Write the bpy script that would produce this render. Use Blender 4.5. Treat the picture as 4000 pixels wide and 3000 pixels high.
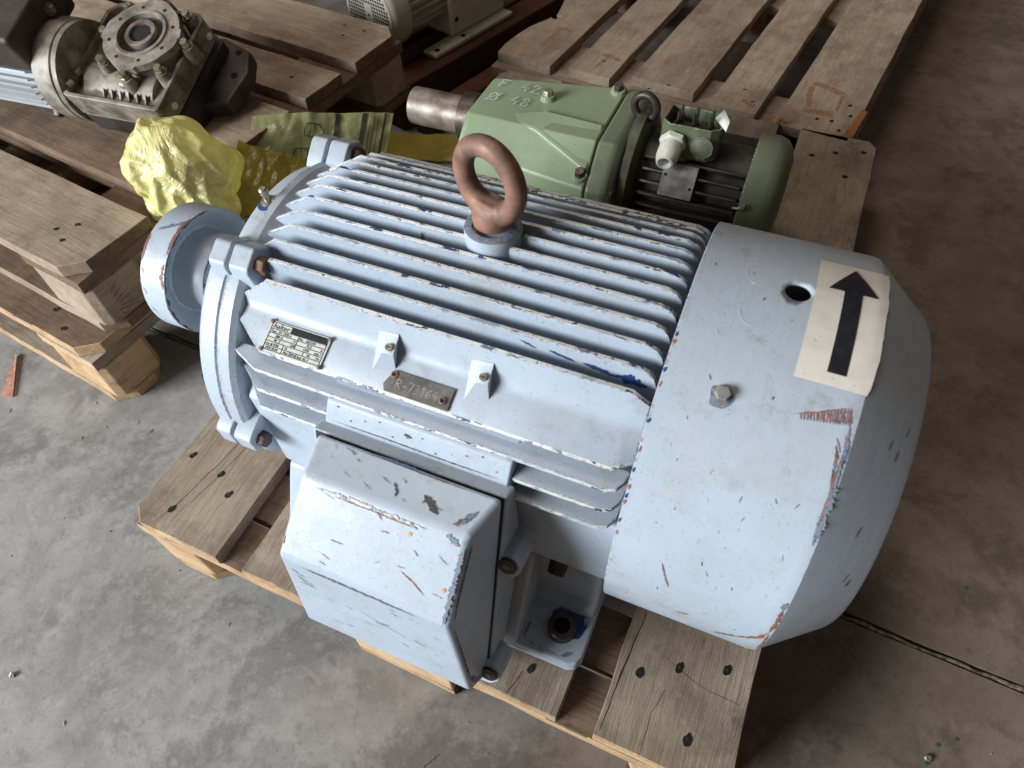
import bpy, bmesh, math, random
from math import sin, cos, pi, radians, sqrt, atan2
from mathutils import Vector, Matrix, noise

scene = bpy.context.scene
for o in list(bpy.data.objects):
    bpy.data.objects.remove(o)

# ------------------------------------------------------------------ camera
cam_d = bpy.data.cameras.new('camera'); cam = bpy.data.objects.new('camera', cam_d)
scene.collection.objects.link(cam); scene.camera = cam
cam_d.sensor_fit = 'HORIZONTAL'; cam_d.sensor_width = 36.0; cam_d.lens = 24.388
cam_d.clip_start = 0.02; cam_d.clip_end = 60
YAWC, PIT, ROL = 0.4773433, 0.9242782, -0.0696972
fw = Vector((-sin(YAWC)*cos(PIT), cos(YAWC)*cos(PIT), -sin(PIT)))
rt = Vector((cos(YAWC), sin(YAWC), 0)); up = rt.cross(fw)
r2 = rt*cos(ROL) + up*sin(ROL); u2 = -rt*sin(ROL) + up*cos(ROL)
cm = Matrix((r2, u2, -fw)).transposed().to_4x4()
cm.translation = Vector((0.66746, -0.15432, 0.96621))
cam.matrix_world = cm
cam_d.dof.use_dof = True; cam_d.dof.focus_distance = 0.86; cam_d.dof.aperture_fstop = 9.0

# ------------------------------------------------------------------ light
world = bpy.data.worlds.new('World'); scene.world = world; world.use_nodes = True
bg = world.node_tree.nodes['Background']
bg.inputs[0].default_value = (0.95, 0.76, 0.62, 1); bg.inputs[1].default_value = 0.088

def area(name, loc, target, sx, sy, power, color):
    d = bpy.data.lights.new(name, 'AREA'); d.shape = 'RECTANGLE'; d.size = sx; d.size_y = sy
    d.energy = power; d.color = color
    o = bpy.data.objects.new(name, d); scene.collection.objects.link(o)
    o.location = loc
    o.rotation_euler = (Vector(target) - Vector(loc)).to_track_quat('-Z', 'Y').to_euler()
    return o
area('doorway_light', (-3.1, -3.7, 2.25), (0.35, 0.35, 0.2), 3.0, 2.0, 640, (0.90, 0.955, 1.0))
area('overhead_fill', (-1.2, 1.2, 4.5), (0.2, 0.6, 0.2), 1.6, 1.6, 45, (1.0, 0.90, 0.80))  # added weak warm fill from above, no opening modelled

scene.view_settings.view_transform = 'Standard'; scene.view_settings.look = 'None'
scene.view_settings.exposure = 0.0; scene.view_settings.gamma = 1.0
scene.render.engine = 'CYCLES'
scene.cycles.max_bounces = 6

# ------------------------------------------------------------------ materials
class N:
    def __init__(s, name):
        s.m = bpy.data.materials.new(name); s.m.use_nodes = True
        s.t = s.m.node_tree; s.n = s.t.nodes; s.l = s.t.links
        s.b = s.n['Principled BSDF']
    def new(s, t, **k):
        x = s.n.new(t)
        for a, b in k.items():
            if a.startswith('i_'): x.inputs[int(a[2:])].default_value = b
            else: setattr(x, a, b)
        return x
    def link(s, a, b): s.l.new(a, b)
    def coord(s, scale=(1, 1, 1), rnd=False, warp=0.0):
        tc = s.new('ShaderNodeTexCoord'); mp = s.new('ShaderNodeMapping')
        mp.inputs['Scale'].default_value = scale
        src = tc.outputs['Object']
        if rnd:
            oi = s.new('ShaderNodeObjectInfo'); ml = s.new('ShaderNodeMath', operation='MULTIPLY'); ml.inputs[1].default_value = 37.0
            s.link(oi.outputs['Random'], ml.inputs[0])
            cx = s.new('ShaderNodeCombineXYZ')
            for k in range(3): s.link(ml.outputs[0], cx.inputs[k])
            ad = s.new('ShaderNodeVectorMath', operation='ADD')
            s.link(src, ad.inputs[0]); s.link(cx.outputs[0], ad.inputs[1]); src = ad.outputs[0]
        if warp:
            wn = s.new('ShaderNodeTexNoise'); wn.inputs['Scale'].default_value = 6.0
            s.link(src, wn.inputs['Vector'])
            sb = s.new('ShaderNodeVectorMath', operation='SUBTRACT'); sb.inputs[1].default_value = (.5, .5, .5)
            s.link(wn.outputs['Color'], sb.inputs[0])
            sc = s.new('ShaderNodeVectorMath', operation='SCALE'); sc.inputs['Scale'].default_value = warp
            s.link(sb.outputs[0], sc.inputs[0])
            ad = s.new('ShaderNodeVectorMath', operation='ADD')
            s.link(src, ad.inputs[0]); s.link(sc.outputs[0], ad.inputs[1]); src = ad.outputs[0]
        s.link(src, mp.inputs['Vector'])
        return mp.outputs[0]
    def noise(s, vec, scale, detail=4, rough=.55, dist=0.0):
        x = s.new('ShaderNodeTexNoise'); x.inputs['Scale'].default_value = scale; x.inputs['Detail'].default_value = detail
        x.inputs['Roughness'].default_value = rough; x.inputs['Distortion'].default_value = dist
        s.link(vec, x.inputs['Vector']); return x.outputs['Fac']
    def ramp(s, fac, stops, interp='LINEAR'):
        x = s.new('ShaderNodeValToRGB'); x.color_ramp.interpolation = interp
        e = x.color_ramp.elements
        while len(e) < len(stops): e.new(0.5)
        for k, (p, c) in enumerate(stops):
            e[k].position = p; e[k].color = (c, c, c, 1) if isinstance(c, (int, float)) else (*c, 1)
        s.link(fac, x.inputs[0]); return x.outputs[0]
    def mix(s, fac, a, b, mode='MIX'):
        x = s.new('ShaderNodeMix', data_type='RGBA', blend_type=mode)
        for sock, v in ((x.inputs[0], fac), (x.inputs[6], a), (x.inputs[7], b)):
            if hasattr(v, 'links'): s.link(v, sock)
            elif isinstance(v, (int, float)): sock.default_value = v
            else: sock.default_value = (*v, 1)
        return x.outputs[2]
    def math(s, op, a, b=0.0):
        x = s.new('ShaderNodeMath', operation=op)
        for k, v in enumerate((a, b)):
            if hasattr(v, 'links'): s.link(v, x.inputs[k])
            else: x.inputs[k].default_value = v
        return x.outputs[0]
    def bump(s, h, strength=.2, dist=.001, normal=None):
        x = s.new('ShaderNodeBump'); x.inputs['Strength'].default_value = strength; x.inputs['Distance'].default_value = dist
        s.link(h, x.inputs['Height'])
        if normal: s.link(normal, x.inputs['Normal'])
        return x.outputs[0]
    def set(s, col=None, rough=None, metal=None, normal=None, **k):
        for nm, v in (('Base Color', col), ('Roughness', rough), ('Metallic', metal), ('Normal', normal)):
            if v is None: continue
            if hasattr(v, 'links'): s.link(v, s.b.inputs[nm])
            else: s.b.inputs[nm].default_value = (*v, 1) if nm == 'Base Color' else v
        for a, b in k.items(): s.b.inputs[a.replace('_', ' ')].default_value = b
        return s.m

def edge_mask(n, radius):
    bv = n.new('ShaderNodeBevel', samples=5); bv.inputs['Radius'].default_value = radius
    ge = n.new('ShaderNodeNewGeometry')
    dt = n.new('ShaderNodeVectorMath', operation='DOT_PRODUCT')
    n.link(bv.outputs[0], dt.inputs[0]); n.link(ge.outputs['Normal'], dt.inputs[1])
    return n.math('SUBTRACT', 1.0, dt.outputs['Value'])

RUST = (.23, .075, .045); BLUE = (.022, .055, .20); CREAM = (.70, .70, .66)
def paint(name, base, chips=1.0, edge=1.0, rough=.36, dirt=1.0, brush=(1, 1, 1), light=None):
    n = N(name)
    v = n.coord(); vb = n.coord(brush)
    big = n.noise(v, 9, 5, .6); med = n.noise(v, 55, 5, .6)
    c = n.mix(n.ramp(big, [(.40, 0), (.75, .5*dirt)]), base, tuple(x*y for x, y in zip(base, (.80, .76, .70))))
    c = n.mix(n.ramp(n.noise(v, 12, 8, .78), [(.52, 0), (.78, .75*dirt)]), c, (.33, .30, .25))
    sp2 = n.ramp(n.noise(n.coord((1, 1, .45)), 300, 4, .7), [(.62, 0), (.70, .5)]); c = n.mix(sp2, c, (.16, .15, .14))
    hl = n.ramp(n.noise(v, 260, 3, .6), [(.70, 0), (.75, .45)]); c = n.mix(hl, c, (.78, .80, .80))
    # dust on upward faces, also painting in their dimmer, greyer light
    ge_ = n.new('ShaderNodeNewGeometry'); sz = n.new('ShaderNodeSeparateXYZ'); n.link(ge_.outputs['Normal'], sz.inputs[0])
    du = n.math('MULTIPLY', n.ramp(sz.outputs[2], [(.42, 0), (.92, 1)]), n.ramp(n.noise(v, 16, 7, .7), [(.30, .35*dirt), (.65, .85*dirt)]))
    c = n.mix(du, c, tuple(.72*x + .28*y for x, y in zip(base, (.26, .24, .20))))
    gr = n.math('MULTIPLY', n.ramp(sz.outputs[2], [(.3, .15), (.9, 1)]), n.ramp(n.noise(v, 34, 7, .75), [(.55, 0), (.72, .5*dirt)]))
    c = n.mix(gr, c, (.22, .19, .15))
    # fine dark speckle
    vo = n.new('ShaderNodeTexVoronoi'); vo.inputs['Scale'].default_value = 210; n.link(v, vo.inputs['Vector'])
    spk = n.math('MULTIPLY', n.ramp(vo.outputs['Distance'], [(.07, 1), (.17, 0)]), n.ramp(n.noise(v, 30, 3), [(.46, 0), (.58, 1)]))
    c = n.mix(n.math('MULTIPLY', spk, .7*chips), c, n.ramp(n.noise(v, 80, 2), [(.45, (.09, .08, .08)), (.52, (.20, .14, .11))]))
    # larger chips through to primer / old blue coat
    chipn = n.noise(v, 62, 5, .68, .5)
    chip = n.ramp(chipn, [(.735 - .012*chips, 0), (.745 - .012*chips, 1)])
    kind = n.ramp(n.noise(v, 33, 2), [(.0, BLUE), (.46, BLUE), (.50, RUST), (.60, (.10, .08, .07)), (.70, RUST)], 'CONSTANT')
    c = n.mix(n.math('MULTIPLY', chip, chips if chips < 1 else 1.0), c, kind)
    if edge > 0:
        em = edge_mask(n, .0034)
        e1 = n.ramp(em, [(.012, 0), (.07, 1)])
        en = n.noise(v, 240, 4, .7)
        worn = n.math('MULTIPLY', e1, n.ramp(n.noise(v, 90, 4, .7), [(.525 - .06*edge, 0), (.545 - .06*edge, 1)]))
        ecol = n.ramp(en, [(0, BLUE), (.43, (.05, .045, .05)), (.49, CREAM), (.57, RUST), (.63, (.30, .36, .42))], 'CONSTANT')
        c = n.mix(n.math('MULTIPLY', worn, .9), c, ecol)
    h = n.math('ADD', n.math('MULTIPLY', n.noise(vb, 70, 5, .65), .8), n.math('MULTIPLY', chip, -.8))
    n.set(col=c, rough=n.ramp(med, [(.3, rough - .06), (.7, rough + .14)]), normal=n.bump(h, .32, .0011))
    return n.m

PB = (.43, .50, .585)
M = {}
M['paint'] = paint('blue_grey_enamel', PB)
M['paint_plain'] = paint('blue_grey_enamel_even', PB, chips=.5, edge=0)
M['cowl'] = paint('cowl_enamel', PB, chips=.8, edge=.4, brush=(1, .18, .18), dirt=1.1)
M['fin_tip'] = None
def tip_mat():
    n = N('worn_fin_edge'); v = n.coord((.5, 1, 1))
    a = n.noise(v, 130, 4, .7)
    c = n.ramp(a, [(0, BLUE), (.40, (.05, .045, .045)), (.455, (.80, .79, .74)), (.51, (.66, .69, .70)), (.57, (.84, .83, .78)), (.615, RUST), (.64, CREAM), (.68, (.10, .12, .2))], 'CONSTANT')
    c = n.mix(n.ramp(n.noise(v, 26, 3), [(.45, 0), (.55, .6)]), c, (.55, .61, .66))
    n.set(col=c, rough=.5, normal=n.bump(a, .4, .001)); return n.m
M['fin_tip'] = tip_mat()
def simple(name, col, rough=.5, metal=0.0, var=.25, scale=40, bump=.15, col2=None):
    n = N(name); v = n.coord(rnd=True)
    a = n.noise(v, scale, 5, .6)
    c2 = col2 if col2 else tuple(x*(1 - var*1.6) for x in col)
    c = n.mix(n.ramp(a, [(.38, 0), (.64, 1)]), col, c2)
    n.set(col=c, rough=n.ramp(n.noise(v, scale*1.7, 3), [(.3, max(.08, rough - .1)), (.7, rough + .1)]), metal=metal, normal=n.bump(a, bump, .001))
    return n.m
def scrape_mat():
    n = N('bare_scraped_paint'); v = n.coord()
    c = n.ramp(n.noise(v, 260, 4, .75), [(0, (.06, .06, .07)), (.41, (.12, .18, .26)), (.50, (.17, .22, .27)), (.56, (.27, .09, .055)), (.62, (.42, .46, .48)), (.66, (.10, .15, .22))], 'CONSTANT')
    n.set(col=c, rough=.6, normal=n.bump(n.noise(v, 200, 3), .4, .001)); return n.m
M['scrape'] = scrape_mat()
M['scrape_rust'] = simple('orange_primer', (.36, .105, .055), .6, col2=(.15, .08, .07), scale=190)
M['scrape_blue'] = simple('old_blue_coat', (.015, .045, .21), .4, col2=(.03, .07, .16), scale=90)
M['scrape_grey'] = simple('scuffed_metal', (.14, .155, .165), .55, col2=(.62, .64, .63), scale=260)
M['grime'] = simple('dark_grime', (.085, .078, .07), .8, scale=160)
M['rust'] = simple('rusty_steel', (.30, .155, .10), .60, .15, scale=42, bump=.9, col2=(.13, .075, .06))
M['darksteel'] = simple('dark_oily_steel', (.05, .042, .040), .42, .6, scale=60, bump=.3, col2=(.10, .07, .055))
M['black'] = simple('black_hole', (.006, .006, .006), .9)
M['steel'] = simple('machined_steel', (.32, .28, .245), .46, .45, scale=26, col2=(.14, .095, .07))
M['zinc'] = simple('zinc_bolt', (.50, .45, .34), .35, .8, scale=80)
M['alu'] = simple('aluminium_plate', (.42, .41, .39), .38, .6, scale=45, col2=(.26, .25, .23))
M['platedark'] = simple('weathered_tag', (.20, .19, .17), .45, .5, scale=70)
M['plate'] = simple('nameplate_face', (.64, .64, .58), .45, .0, scale=110, col2=(.50, .50, .46))
M['ink'] = simple('black_ink', (.012, .013, .018), .45, scale=60)
M['etch'] = simple('etched_line', (.46, .45, .42), .5, .2)
M['chalk'] = simple('white_chalk', (.62, .66, .62), .95)
M['greenpaint'] = paint('green_enamel', (.215, .285, .165), chips=1.9, edge=.35, rough=.33, dirt=.7)
M['greenpaint2'] = paint('dusty_green_enamel', (.12, .155, .085), chips=.7, edge=.3, rough=.4, dirt=1.3)
M['greengrime'] = simple('greasy_green', (.075, .085, .045), .45, scale=38, col2=(.035, .03, .022), bump=.4)
M['greasyfin'] = simple('greasy_motor_fins', (.050, .046, .034), .5, scale=40, col2=(.022, .018, .014), bump=.35)
M['plastic'] = simple('white_nylon', (.80, .80, .72), .35, var=.08)
M['castalu'] = simple('dirty_cast_aluminium', (.30, .265, .22), .55, .08, scale=34, col2=(.115, .09, .065), bump=.5)
M['castdark'] = simple('dark_cast_housing', (.062, .052, .045), .5, .2, scale=28, col2=(.03, .024, .02), bump=.5)  # much darker tone than the upper casting
M['browncover'] = simple('brown_terminal_cover', (.055, .037, .028), .6, scale=25)
M['whitealu'] = simple('pale_blue_housing', (.34, .365, .39), .5, .0, scale=30, col2=(.36, .36, .36))
M['cream'] = simple('cream_enamel', (.58, .55, .46), .4, scale=25, col2=(.48, .44, .36))
M['seal'] = simple('black_seal', (.03, .032, .036), .4)
M['sticker'] = None
def sticker():
    n = N('cream_sticker'); v = n.coord()
    c = n.mix(n.ramp(n.noise(v, 60, 5), [(.45, 0), (.75, .55)]), (.66, .61, .53), (.50, .45, .38))
    c = n.mix(n.ramp(n.noise(n.coord((1, 3, 3)), 170, 3), [(.68, 0), (.72, .7)]), c, (.25, .23, .2))
    n.set(col=c, rough=.42, normal=n.bump(n.noise(n.coord((1, .15, .15)), 80, 4), .3, .0006)); return n.m
M['sticker'] = sticker()

def wood(name, c1, c2, cd, grain=1.0, bumps=.5, rings=False):
    n = N(name); v = n.coord(rnd=True, warp=.02)
    def mp(sc):
        m = n.new('ShaderNodeMapping'); m.inputs['Scale'].default_value = sc; n.link(v, m.inputs['Vector']); return m.outputs[0]
    big = n.noise(mp((2, 9, 9)), 2.2, 5, .6)
    gr = n.noise(mp((1.0, 16, 16)), 11, 6, .68, .3)
    fine = n.noise(mp((1.5, 42, 42)), 16, 4, .7)
    c = n.mix(n.ramp(big, [(.36, 0), (.64, 1)]), c1, c2)
    c = n.mix(n.ramp(gr, [(.47, 0), (.68, .62*grain)]), c, cd)
    c = n.mix(n.ramp(fine, [(.58, 0), (.74, .38*grain)]), c, tuple(x*.5 for x in cd))
    bl = n.noise(v, 9, 7, .72); c = n.mix(n.ramp(bl, [(.45, 0), (.64, .62)]), c, tuple(x*.85 for x in cd)); c = n.mix(n.ramp(n.noise(v, 60, 6, .75), [(.56, 0), (.70, .35)]), c, tuple(min(1, x*1.25) for x in c1))
    spots = n.noise(v, 26, 5, .65)
    c = n.mix(n.ramp(spots, [(.62, 0), (.74, .55)]), c, tuple(x*.6 for x in cd))
    oi = n.new('ShaderNodeObjectInfo')
    hs = n.new('ShaderNodeHueSaturation'); n.link(c, hs.inputs['Color'])
    n.link(n.ramp(oi.outputs['Random'], [(0, .80), (1, 1.14)]), hs.inputs['Value'])
    h = n.math('ADD', gr, n.math('MULTIPLY', fine, .7))
    n.set(col=hs.outputs[0], rough=.82, normal=n.bump(h, bumps, .0022), Specular_IOR_Level=.25)
    return n.m
M['wood'] = wood('weathered_pallet_wood', (.41, .33, .25), (.31, .243, .178), (.165, .115, .08), .85)
M['wood_pale'] = wood('dry_pallet_wood', (.46, .355, .265), (.34, .255, .185), (.19, .128, .09), .8)
M['wood_raw'] = wood('fresh_sawn_wood', (.64, .46, .28), (.54, .36, .20), (.30, .16, .08), .6, .6)
M['wood_brown'] = wood('stained_brown_wood', (.245, .163, .112), (.19, .125, .086), (.092, .058, .040))
M['wood_red'] = wood('reddish_skid_wood', (.15, .060, .034), (.095, .042, .026), (.045, .022, .016))
M['wood_pink'] = simple('pink_splinter', (.50, .25, .18), .8, scale=90)
M['wood_orange'] = simple('fresh_split_orange_wood', (.42, .15, .05), .8, scale=60, col2=(.22, .08, .03))
M['stain'] = None
def stain():
    n = N('orange_marker_stain'); v = n.coord()
    a = n.ramp(n.noise(v, 90, 5, .7), [(.38, .15), (.62, .75)])
    n.set(col=(.40, .17, .075), rough=.85); n.link(a, n.b.inputs['Alpha']); return n.m
M['stain'] = stain()

def concrete():
    n = N('dusty_concrete'); v = n.coord(warp=.05)
    a = n.noise(v, 2.3, 6, .6); b = n.noise(v, 13, 6, .65); d = n.noise(v, 120, 4, .7); e = n.noise(v, 420, 2, .7)
    c = n.mix(n.ramp(a, [(.35, 0), (.65, 1)]), (.27, .262, .25), (.205, .195, .185))
    c = n.mix(n.ramp(b, [(.40, 0), (.60, .95)]), c, (.32, .31, .295))
    c = n.mix(n.ramp(n.noise(v, 6, 7, .75), [(.51, 0), (.60, .75)]), c, (.150, .142, .132))
    c = n.mix(n.ramp(n.noise(v, 38, 6, .75), [(.55, 0), (.66, .45)]), c, (.38, .37, .35))
    c = n.mix(n.ramp(d, [(.55, 0), (.75, .45)]), c, (.09, .083, .075))
    c = n.mix(n.ramp(e, [(.62, 0), (.75, .5)]), c, (.34, .33, .31))
    c = n.mix(n.ramp(n.noise(n.coord((1, 1, 1), warp=.2), 3.1, 8, .8), [(.55, 0), (.68, .5)]), c, (.12, .11, .10))
    f1 = n.noise(v, 55, 9, .8); c = n.mix(n.ramp(f1, [(.30, .45), (.44, 0)]), c, (.11, .105, .098)); c = n.mix(n.ramp(f1, [(.56, 0), (.70, .4)]), c, (.38, .37, .35))
    # pale scratches
    sc = n.noise(n.coord((1, 14, 1)), 9, 4, .8, .8)
    c = n.mix(n.ramp(sc, [(.69, 0), (.73, .3)]), c, (.36, .35, .33))
    # shade beside the motor painted in: darker and browner towards +x
    sx = n.new('ShaderNodeSeparateXYZ'); n.link(n.coord(), sx.inputs[0])
    c = n.mix(n.ramp(n.math('ADD', sx.outputs[0], n.math('MULTIPLY', a, .6)), [(0.55, 0), (1.25, 1)]), c, n.mix(1.0, c, (.74, .60, .50), 'MULTIPLY'))
    h = n.math('ADD', n.math('MULTIPLY', d, .5), n.math('ADD', b, n.math('MULTIPLY', e, .2)))
    n.set(col=c, rough=n.ramp(b, [(.3, .55), (.7, .8)]), normal=n.bump(h, .35, .0015)); return n.m
M['concrete'] = concrete()

def film(name, col, trans, rough=.22, alpha=1.0, bs=.8):
    n = N(name)
    out = n.n['Material Output']; v = n.coord(rnd=True)
    w = n.noise(n.coord((1, 1, .5), warp=.04), 28, 6, .6, 1.0)
    w2 = n.noise(n.coord((1, 1, 1), warp=.06), 11, 5, .55, 2.0); nb = n.bump(n.math('ADD', n.math('ABSOLUTE', n.math('SUBTRACT', w2, .5)), n.math('MULTIPLY', w, .25)), bs, .016)
    c = n.mix(n.ramp(n.noise(v, 14, 3), [(.35, 0), (.7, 1)]), col, tuple(x*.72 for x in col))
    n.set(col=c, rough=rough, normal=nb, Specular_IOR_Level=.8)
    tl = n.new('ShaderNodeBsdfTranslucent'); n.link(c, tl.inputs[0]); n.link(nb, tl.inputs['Normal'])
    ms = n.new('ShaderNodeMixShader'); ms.inputs[0].default_value = trans
    n.link(n.b.outputs[0], ms.inputs[1]); n.link(tl.outputs[0], ms.inputs[2])
    src = ms.outputs[0]
    if alpha < 1:
        tp = n.new('ShaderNodeBsdfTransparent'); tp.inputs[0].default_value = (*col, 1)
        m2 = n.new('ShaderNodeMixShader'); m2.inputs[0].default_value = alpha
        n.link(tp.outputs[0], m2.inputs[1]); n.link(src, m2.inputs[2]); src = m2.outputs[0]
    n.link(src, out.inputs[0]); return n.m
M['bag'] = film('yellow_plastic_film', (1.0, .94, .42), .12, .24, .76, .75)
M['film_dark'] = film('slack_yellow_film', (.52, .40, .06), .35, .25, 1.0, .4)
M['film_print'] = film('printed_green_film', (.46, .47, .22), .3, .24, 1.0, .25)
M['film_ink'] = simple('dark_print_ink', (.035, .04, .03), .35)

# ------------------------------------------------------------------ mesh helpers
class G:
    def __init__(s): s.v = []; s.f = []; s.mi = []; s.sl = 0
    def add(s, vs, fs):
        b = len(s.v); s.v += [tuple(x) for x in vs]
        for f in fs: s.f.append(tuple(b + k for k in f)); s.mi.append(s.sl)
        return s
    def box(s, x0, x1, y0, y1, z0, z1):
        return s.add([(x, y, z) for x in (x0, x1) for y in (y0, y1) for z in (z0, z1)],
                     [(0, 1, 3, 2), (4, 6, 7, 5), (0, 4, 5, 1), (2, 3, 7, 6), (0, 2, 6, 4), (1, 5, 7, 3)])
    def prism(s, pts, fn, a0, a1, taper=None):
        """pts 2-D outline; fn(a, p, q) -> xyz"""
        k = len(pts); t = taper or (lambda a, p: p)
        vs = [fn(a0, *t(a0, p)) for p in pts] + [fn(a1, *t(a1, p)) for p in pts]
        fs = [tuple(range(k))[::-1], tuple(range(k, 2*k))] + [(i, (i + 1) % k, k + (i + 1) % k, k + i) for i in range(k)]
        return s.add(vs, fs)
    def loft(s, rings, cap=True):
        k = len(rings[0]); b = []
        for r in rings: b += r
        fs = []
        for j in range(len(rings) - 1):
            for i in range(k): fs.append((j*k + i, j*k + (i + 1) % k, (j + 1)*k + (i + 1) % k, (j + 1)*k + i))
        if cap: fs += [tuple(range(k))[::-1], tuple(range((len(rings) - 1)*k, len(rings)*k))]
        return s.add(b, fs)
    def lathe(s, prof, o=(0, 0, 0), ax=(1, 0, 0), n=48, cap=True, phase=0.0):
        o = Vector(o); ax = Vector(ax).normalized(); e = ax.orthogonal().normalized(); g = ax.cross(e)
        rings = [[o + ax*a + (e*cos(2*pi*k/n + phase) + g*sin(2*pi*k/n + phase))*r for k in range(n)] for a, r in prof]
        return s.loft(rings, cap)
    def cyl(s, p0, p1, r0, r1=None, n=24, cap=True):
        p0 = Vector(p0); d = Vector(p1) - p0
        return s.lathe([(0, r0), (d.length, r0 if r1 is None else r1)], p0, d, n, cap)
    def tube(s, pts, r, n=8, close=False):
        pts = [Vector(p) for p in pts]; rings = []; ref = None
        for i, p in enumerate(pts):
            a = pts[i - 1] if (i or close) else p; b = pts[(i + 1) % len(pts)] if (i < len(pts) - 1 or close) else p
            d = (b - a).normalized()
            if ref is None: ref = d.orthogonal().normalized()
            ref = (ref - d*ref.dot(d)).normalized(); g = d.cross(ref)
            rr = r[i] if isinstance(r, (list, tuple)) else r
            rings.append([p + (ref*cos(2*pi*k/n) + g*sin(2*pi*k/n))*rr for k in range(n)])
        if close: rings.append(rings[0])
        return s.loft(rings, not close)
    def grid(s, fn, nu, nv):
        vs = [fn(i/nu, j/nv) for i in range(nu + 1) for j in range(nv + 1)]
        fs = [(i*(nv + 1) + j, (i + 1)*(nv + 1) + j, (i + 1)*(nv + 1) + j + 1, i*(nv + 1) + j + 1) for i in range(nu) for j in range(nv)]
        return s.add(vs, fs)
    def obj(s, name, mats, parent=None, bevel=0.0, seg=2, smooth=35, fix=True, label=None, loc=None):
        me = bpy.data.meshes.new(name); me.from_pydata(s.v, [], s.f)
        ms = mats if isinstance(mats, (list, tuple)) else [mats]
        for m in ms: me.materials.append(M[m] if isinstance(m, str) else m)
        for p, k in zip(me.polygons, s.mi): p.material_index = k
        if fix:
            bm = bmesh.new(); bm.from_mesh(me); bmesh.ops.remove_doubles(bm, verts=bm.verts, dist=1e-6)
            bmesh.ops.recalc_face_normals(bm, faces=bm.faces); bm.to_mesh(me); bm.free()
        me.shade_smooth(); me.set_sharp_from_angle(angle=radians(smooth))
        o = bpy.data.objects.new(name, me); scene.collection.objects.link(o)
        if loc is not None: o.location = loc
        if bevel:
            b = o.modifiers.new('bevel', 'BEVEL'); b.width = bevel; b.segments = seg; b.limit_method = 'ANGLE'; b.angle_limit = radians(30)
            b.harden_normals = True
        if parent: o.parent = parent
        if label: o['label'] = label
        return o

def boolean(o, cutter, op='DIFFERENCE'):
    m = o.modifiers.new('cut', 'BOOLEAN'); m.object = cutter; m.operation = op; m.solver = 'EXACT'
    # keep the cut before any bevel
    while o.modifiers[0] != m and o.modifiers[0].name != 'cut':
        o.modifiers.move(len(o.modifiers) - 1, 0); break
    bv = [x for x in o.modifiers if x.type == 'BEVEL']
    vis = [(x, x.show_viewport) for x in bv]
    for x in bv: x.show_viewport = False
    dg = bpy.context.evaluated_depsgraph_get(); dg.update()
    me = bpy.data.meshes.new_from_object(o.evaluated_get(dg))
    o.modifiers.remove(m)
    for x in bv: x.show_viewport = True
    old = o.data; o.data = me; bpy.data.meshes.remove(old)
    bpy.data.objects.remove(cutter)

def empty(name, loc, rot=(0, 0, 0), label=None, cat=None, group=None, mat=None):
    o = bpy.data.objects.new(name, None); scene.collection.objects.link(o); o.empty_display_size = .05
    if mat is not None: o.matrix_world = mat
    else: o.location = loc; o.rotation_euler = rot
    if label: o['label'] = label
    if cat: o['category'] = cat
    if group: o['group'] = group
    return o

def hexa(g, o, ax, af, h, phase=0.0, washer=0.0):
    o = Vector(o); ax = Vector(ax).normalized()
    if washer: g.lathe([(0, washer), (.002, washer)], o, ax, 20); o = o + ax*.002
    g.lathe([(0, af*.577), (h*.8, af*.577), (h, af*.50)], o, ax, 6, True, phase)

def text_obj(name, body, size, mat, parent, mtx, extrude=.0001, align='LEFT', space=1.0, shear=0.0):
    cu = bpy.data.curves.new(name, 'FONT'); cu.body = body; cu.size = size; cu.extrude = extrude; cu.align_x = align
    cu.space_character = space; cu.shear = shear; cu.resolution_u = 2
    t = bpy.data.objects.new('tmp', cu); scene.collection.objects.link(t)
    dg = bpy.context.evaluated_depsgraph_get(); dg.update()
    me = bpy.data.meshes.new_from_object(t.evaluated_get(dg)); bpy.data.objects.remove(t)
    me.materials.clear(); me.materials.append(M[mat]); me.transform(mtx)
    o = bpy.data.objects.new(name, me); scene.collection.objects.link(o); o.parent = parent
    return o

# ------------------------------------------------------------------ floor
JY = .325; CW = .006
def tagst(o): o['kind'] = 'structure'; return o
fl = G()
jl = lambda x: .3385 - .0365*x            # the saw-cut joint crosses the floor
for (a, b) in ((-8, 8),):
    n = 40
    xs = [a + (b - a)*k/n for k in range(n + 1)]
    top = [(x, 12, 0) for x in xs]; j1 = [(x, jl(x) + CW, 0) for x in xs]; j1b = [(x, jl(x) + CW, -.012) for x in xs]
    j0b = [(x, jl(x) - CW, -.012) for x in xs]; j0 = [(x, jl(x) - CW, 0) for x in xs]; bot = [(x, -6, 0) for x in xs]
    rows = [top, j1, j1b, j0b, j0, bot]
    vs = [p for r in rows for p in r]; k = n + 1
    fl.add(vs, [(r*k + i, r*k + i + 1, (r + 1)*k + i + 1, (r + 1)*k + i) for r in range(5) for i in range(n)])
floor = tagst(fl.obj('floor', 'concrete', smooth=20))
random.seed(5)
js = G(); x = -.6
prev = None
pts = []
while x < 2.2:
    pts.append((x, jl(x) + random.uniform(-.0025, .0025), -.0045 + random.uniform(-.0015, .0015))); x += .02
js.tube(pts, [.0034 + random.uniform(-.0012, .0014) for _ in pts], 6)
o = js.obj('joint_filler', simple('crumbling_joint_filler', (.30, .24, .19), .8, scale=150, col2=(.06, .045, .035)), floor)

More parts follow.
